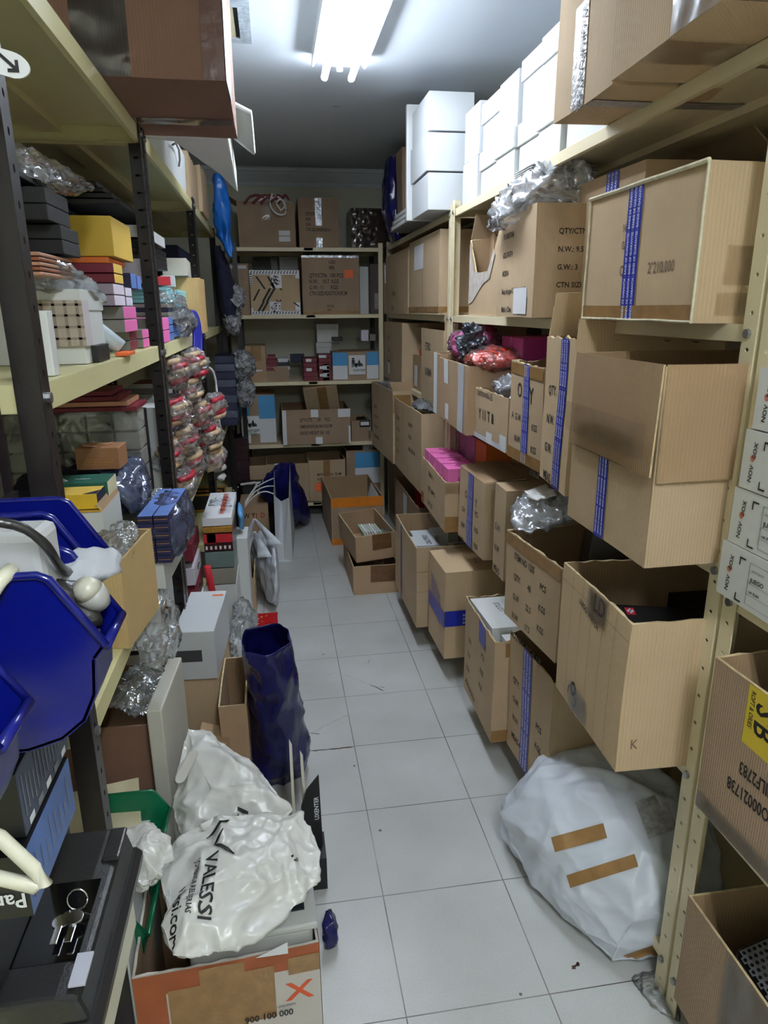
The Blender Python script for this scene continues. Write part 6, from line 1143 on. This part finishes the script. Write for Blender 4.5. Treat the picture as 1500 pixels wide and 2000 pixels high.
def bin_(label, x, y, z, L, s, m, hollow=True, rz=0, flip=False, name='storage_bin'):
    """open-fronted stacking bin; profile in x,z with its mouth towards +x"""
    t = thing(name, label, 'storage bin', (x, y, z), rz)
    prof = [(-.20, .0), (-.20, .165), (-.055, .165), (-.045, .16), (.0, .085), (-.012, .07), (-.016, .03), (-.03, -.0), (-.055, -.02), (-.09, -.03), (-.13, -.03), (-.16, -.02)]
    P = [(a*s, c_*s) for a, c_ in prof]; th = .0035*s/.9
    for k, yy in enumerate((0, L-th)): MB().prism(P, (0, yy, 0), (1, 0, 0), (0, 0, 1), (0, th, 0), m).build('side_panel', t, bevel=.001)
    b = MB(); low = P[4:]+[P[0], P[1]]
    for i in range(len(low)-1):
        a, c_ = low[i], low[i+1]; d = Vector((c_[0]-a[0], 0, c_[1]-a[1])); n_ = Vector((-d.z, 0, d.x)).normalized()*th
        A_, C_ = Vector((a[0], 0, a[1])), Vector((c_[0], 0, c_[1])); vs = [A_, C_, C_-n_, A_-n_]; vs += [v+Vector((0, L, 0)) for v in vs]
        b.add(vs, [(0, 1, 2, 3), (7, 6, 5, 4), (0, 4, 5, 1), (2, 6, 7, 3), (1, 5, 6, 2), (3, 7, 4, 0)], m)
    b.build('shell', t)
    for yy in (0, L): MB().tube([(p[0], yy, p[1]) for p in P[1:5]], .0045*s, m, 8).build('rim', t, smooth=True)
    MB().tube([(P[4][0], 0, P[4][1]), (P[4][0], L, P[4][1])], .0055*s, m, 8).build('front_lip', t, smooth=True)
    return t
bin_('blue storage bin at the left edge, nearer one holding pouch and bulb', -.168, .615, 1.122, .07, .92, BUP)
bin_('blue storage bin at the left edge, farther one behind the pouch', -.214, .79, 1.13, .065, .92, BUP)
bin_('blue storage bin lowest and closest at the left edge', -.198, .44, 1.142, .06, .85, BUP)
bin_('green storage bin above, lying beside the plain white bag', -.285, 1.24, .36, .13, .65, GNP)
bin_('green storage bin below, in front of the left post', -.30, 1.12, .26, .14, .75, GNP)
solidbox('white_carton', 'pale carton supporting the upper green storage bin', 'carton', (-.42, 1.24, .125), 0, .10, .13, .20, GRC)
rl_ = thing('bin_rail', 'dark steel rails carrying the blue storage bins', 'rail', (0, 0, 0))
for z in (1.24, 1.14): MB().box(-.372, -.362, .36, 1.0, z, z+.02, BLM).build('rail', rl_)
# things in the nearer bin
wd = thing('power_adapter', 'light grey plastic unit with a cream cable gland in the nearer blue bin', 'electrical unit', (-.335, .63, 1.245), -.05); MB().box(0, .12, 0, .05, 0, .065, mat('light_grey_enamel', (190, 192, 196), .35)).build('housing', wd, bevel=.008)
MB().tube([(.095, -.004, .034), (.09, -.02, .03), (.078, -.03, .012), (.06, -.03, -.02)], .007, CRP, 12).build('cable_gland', wd, smooth=True)
ribbon('thick black cable arching over the light grey unit', [(-.36, .58, 1.332), (-.28, .585, 1.336), (-.225, .60, 1.330), (-.205, .61, 1.305), (-.206, .64, 1.27), (-.21, .68, 1.25)], .0045, BLP, 'black_cable')
t = thing('grey_pouch', 'grey and black pouch with a printed tag in the nearer blue bin', 'pouch', (0, 0, 0))
soft('pouch_body', [(-.235, .66, 1.245), (-.222, .70, 1.272), (-.165, .71, 1.268), (-.163, .70, 1.235), (-.20, .66, 1.24), (-.165, .68, 1.25), (-.19, .72, 1.23), (-.2, .68, 1.262)], GYF, t, sub=3, amp=.006, sc=30, seed=141)
soft('pouch_lining', [(-.29, .63, 1.255), (-.235, .63, 1.27), (-.22, .63, 1.20), (-.17, .65, 1.20), (-.178, .66, 1.243), (-.2, .68, 1.2), (-.25, .68, 1.265), (-.30, .67, 1.2), (-.30, .67, 1.26)], BLP, t, sub=3, amp=.006, sc=30, seed=142)
MB().box(-.235, -.21, .655, .658, 1.262, 1.272, LBL).build('printed_tag', t)
t = thing('lamp_bulb', 'cream and grey ribbed bulb holder in the nearer blue bin', 'bulb holder', (-.178, .660, 1.222)); b = MB()
b.tube([(0, 0, 0), (0, 0, .012), (0, 0, .03)], [.012, .019, .021], mat('grey_diffuser', (160, 160, 156), .4), 20); b.build('diffuser', t, smooth=True); b = MB(); b.tube([(0, 0, .03), (0, 0, .042), (0, 0, .05)], [.021, .017, .010], mat('aged_cream_plastic', (186, 184, 168), .35, var=.1), 20); b.build('collar', t, smooth=True); t.rotation_euler = (.3, -.5, 0); t.scale = (.7, .7, .7)
for k in range(4): ribbon('tangled black wire in the nearer blue bin, ' + ('first', 'second', 'third', 'fourth')[k] + ' strand', [(-.235+.01*k, .655, 1.235), (-.22+.008*k, .65, 1.215-.006*k), (-.205+.004*k, .65, 1.21-.004*k), (-.215+.01*k, .66, 1.195)], .0022, (BLP, STL)[k % 2], 'tangled_wire')
for o in COL.objects:
    if o.name.startswith('tangled_wire'): o['group'] = 'tangled wires'
# tilted retail boxes, bent handle, cash box
PB = mat('picture_blue_print', (52, 92, 160), .3, var=.45, vscale=14); TB = mat('text_slate_print', (46, 58, 82), .35, var=.3, vscale=20)
pb2 = solidbox('device_box', 'black and blue retail box with upside-down Pan lettering at the left edge', 'box', (-.50, .61, .905), 0, .228, .16, .075, mat('matte_night_black', (14, 15, 20), .4), faces={'r': PB}, prints=[('n', [(.985, .40, .025, 'Pan', LBL, 180, .9), (.97, .66, .009, 'KX-TG250', INKG, 180, .8)]), ('r', [(.1+.22*i, .1, .006, 'Lorem  ipsum', LBL, 90, .8) for i in range(0)])], bevel=.001)
b = MB(); 
for i in range(9): b.box(.2284, .2288, .012+.016*i, .0135+.016*i, .012+.004*(i % 3), .06-.006*(i % 4), INKG)
b.build('small_print', pb2)
pb3 = solidbox('device_box', 'dark slate retail box with dense white print, above the blue one', 'box', (-.50, .63, .985), 0, .226, .155, .075, mat('matte_night_black', (0, 0, 0)), faces={'r': TB}, bevel=.001)
b = MB()
for i in range(14): b.box(.2264, .2268, .01+.010*i, .0112+.010*i, .018+.003*(i % 3), .066-.005*(i % 4), INKG)
for i in range(5): b.box(.2264, .2268, .014+.028*i, .028+.028*i, .004, .012, (LBL, INKG)[i % 2])
b.build('small_print', pb3)
solidbox('dark_carton', 'dark carton underneath the retail boxes at the left edge', 'carton', (-.52, .61, .787), 0, .19, .19, .115, BLK)
hd = thing('bent_handle', 'cream tubular bent handle reaching in from the left edge', 'handle', (0, 0, 0)); MB().tube([(-.34, .51, 1.125), (-.28, .505, 1.12), (-.237, .50, 1.094), (-.215, .497, 1.062), (-.208, .495, 1.048), (-.215, .495, 1.046), (-.25, .50, 1.058), (-.34, .51, 1.062)], .006, CRP, 14).build('rod', hd, smooth=True)
MB().box(-.365, -.33, .50, .52, 1.05, 1.14, BLM).build('mounting_plate', hd)
cbx = thing('cash_box', 'black moulded cash box with two keys in its lock, lower left corner', 'cash box', (-.52, .61, .715)); b = MB()
pr = [(0, 0), (.285, 0), (.293, .012), (.293, .022), (.285, .03), (0, .03)]; b.prism(pr, (0, 0, 0), (1, 0, 0), (0, 0, 1), (0, .27, 0), BLP); b.build('box_body', cbx, bevel=.005)
b = MB(); b.prism([(.02, .03), (.283, .03), (.274, .066), (.25, .07), (.02, .07)], (0, .004, 0), (1, 0, 0), (0, 0, 1), (0, .262, 0), BLP); b.build('lid', cbx, bevel=.006)
b = MB(); b.box(.268, .286, .014, .055, .066, .069, mat('silver_label', (170, 172, 184), .3)); o = b.build('silver_label', cbx); o.rotation_euler = (0, 0, 0); o.location = (-.006, 0, .006)
MB().box(.255, .278, .20, .26, .067, .074, BLP).build('latch', cbx, bevel=.003)
MB().box(.165, .262, .05, .17, .0695, .0705, mat('gloss_black_panel', (10, 10, 12), .12, var=0)).build('lock_panel', cbx)
kr = MB(); kr.tube([(.245+.012*math.cos(a*.35), .125+.004*math.sin(a*.35), .084+.012*math.sin(a*.35)) for a in range(19)], .0012, CHR, 6); kr.build('key_ring', cbx, smooth=True)
MB().tube([(.24, .108, .070), (.24, .108, .076)], .011, CHR, 16).build('lock', cbx)
for s_ in (-1, 1):
    k_ = MB(); k_.tube([(.24+.008*s_, .10, .078+.002*s_), (.24+.008*s_, .10, .081+.002*s_)], .0105, CHR, 16); k_.box(.236+.008*s_, .244+.008*s_, .068, .092, .078, .0805, CHR); o = k_.build('key', cbx, bevel=.0005)
solidbox('cream_carton', 'cream carton carrying the cash box at the bottom left corner', 'carton', (-.50, .62, .622), 0, .255, .24, .091, CRP)
# little things right of the shop bags
lx = thing('shop_sign', 'small black card sign lettered LUXENTER standing by the white bags', 'sign', (0, 0, 0)); b = MB()
b.prism([(.012, .10), (.012, .225), (.028, .275), (.062, .318), (.066, .10)], (0, 1.55, 0), (1, 0, 0), (0, 0, 1), (0, .012, 0), BLK); b.text((.058, 1.549, .185), (0, 0, 1), (-1, 0, 0), .0165, 'UXENTER', LBL, 1, off=.0005, n=Vector((0, -1, 0))); b.build('sign_board', lx)
MB().box(.008, .072, 1.50, 1.60, 0, .10, BLK).build('base', lx)
for k in range(2): o = MB().prism([(0, 0), (.008, 0), (.008, .28-.04*k), (0, .30-.04*k)], (-.012+.03*k, 1.60, 0), (1, 0, 0), (0, 0, 1), (0, .16, 0), mat('ivory_card', (222, 218, 196), .5)).build('ivory_panel', bevel=.001); tag(o, ('left', 'right')[k]+' upright ivory panel behind the black sign', 'panel')
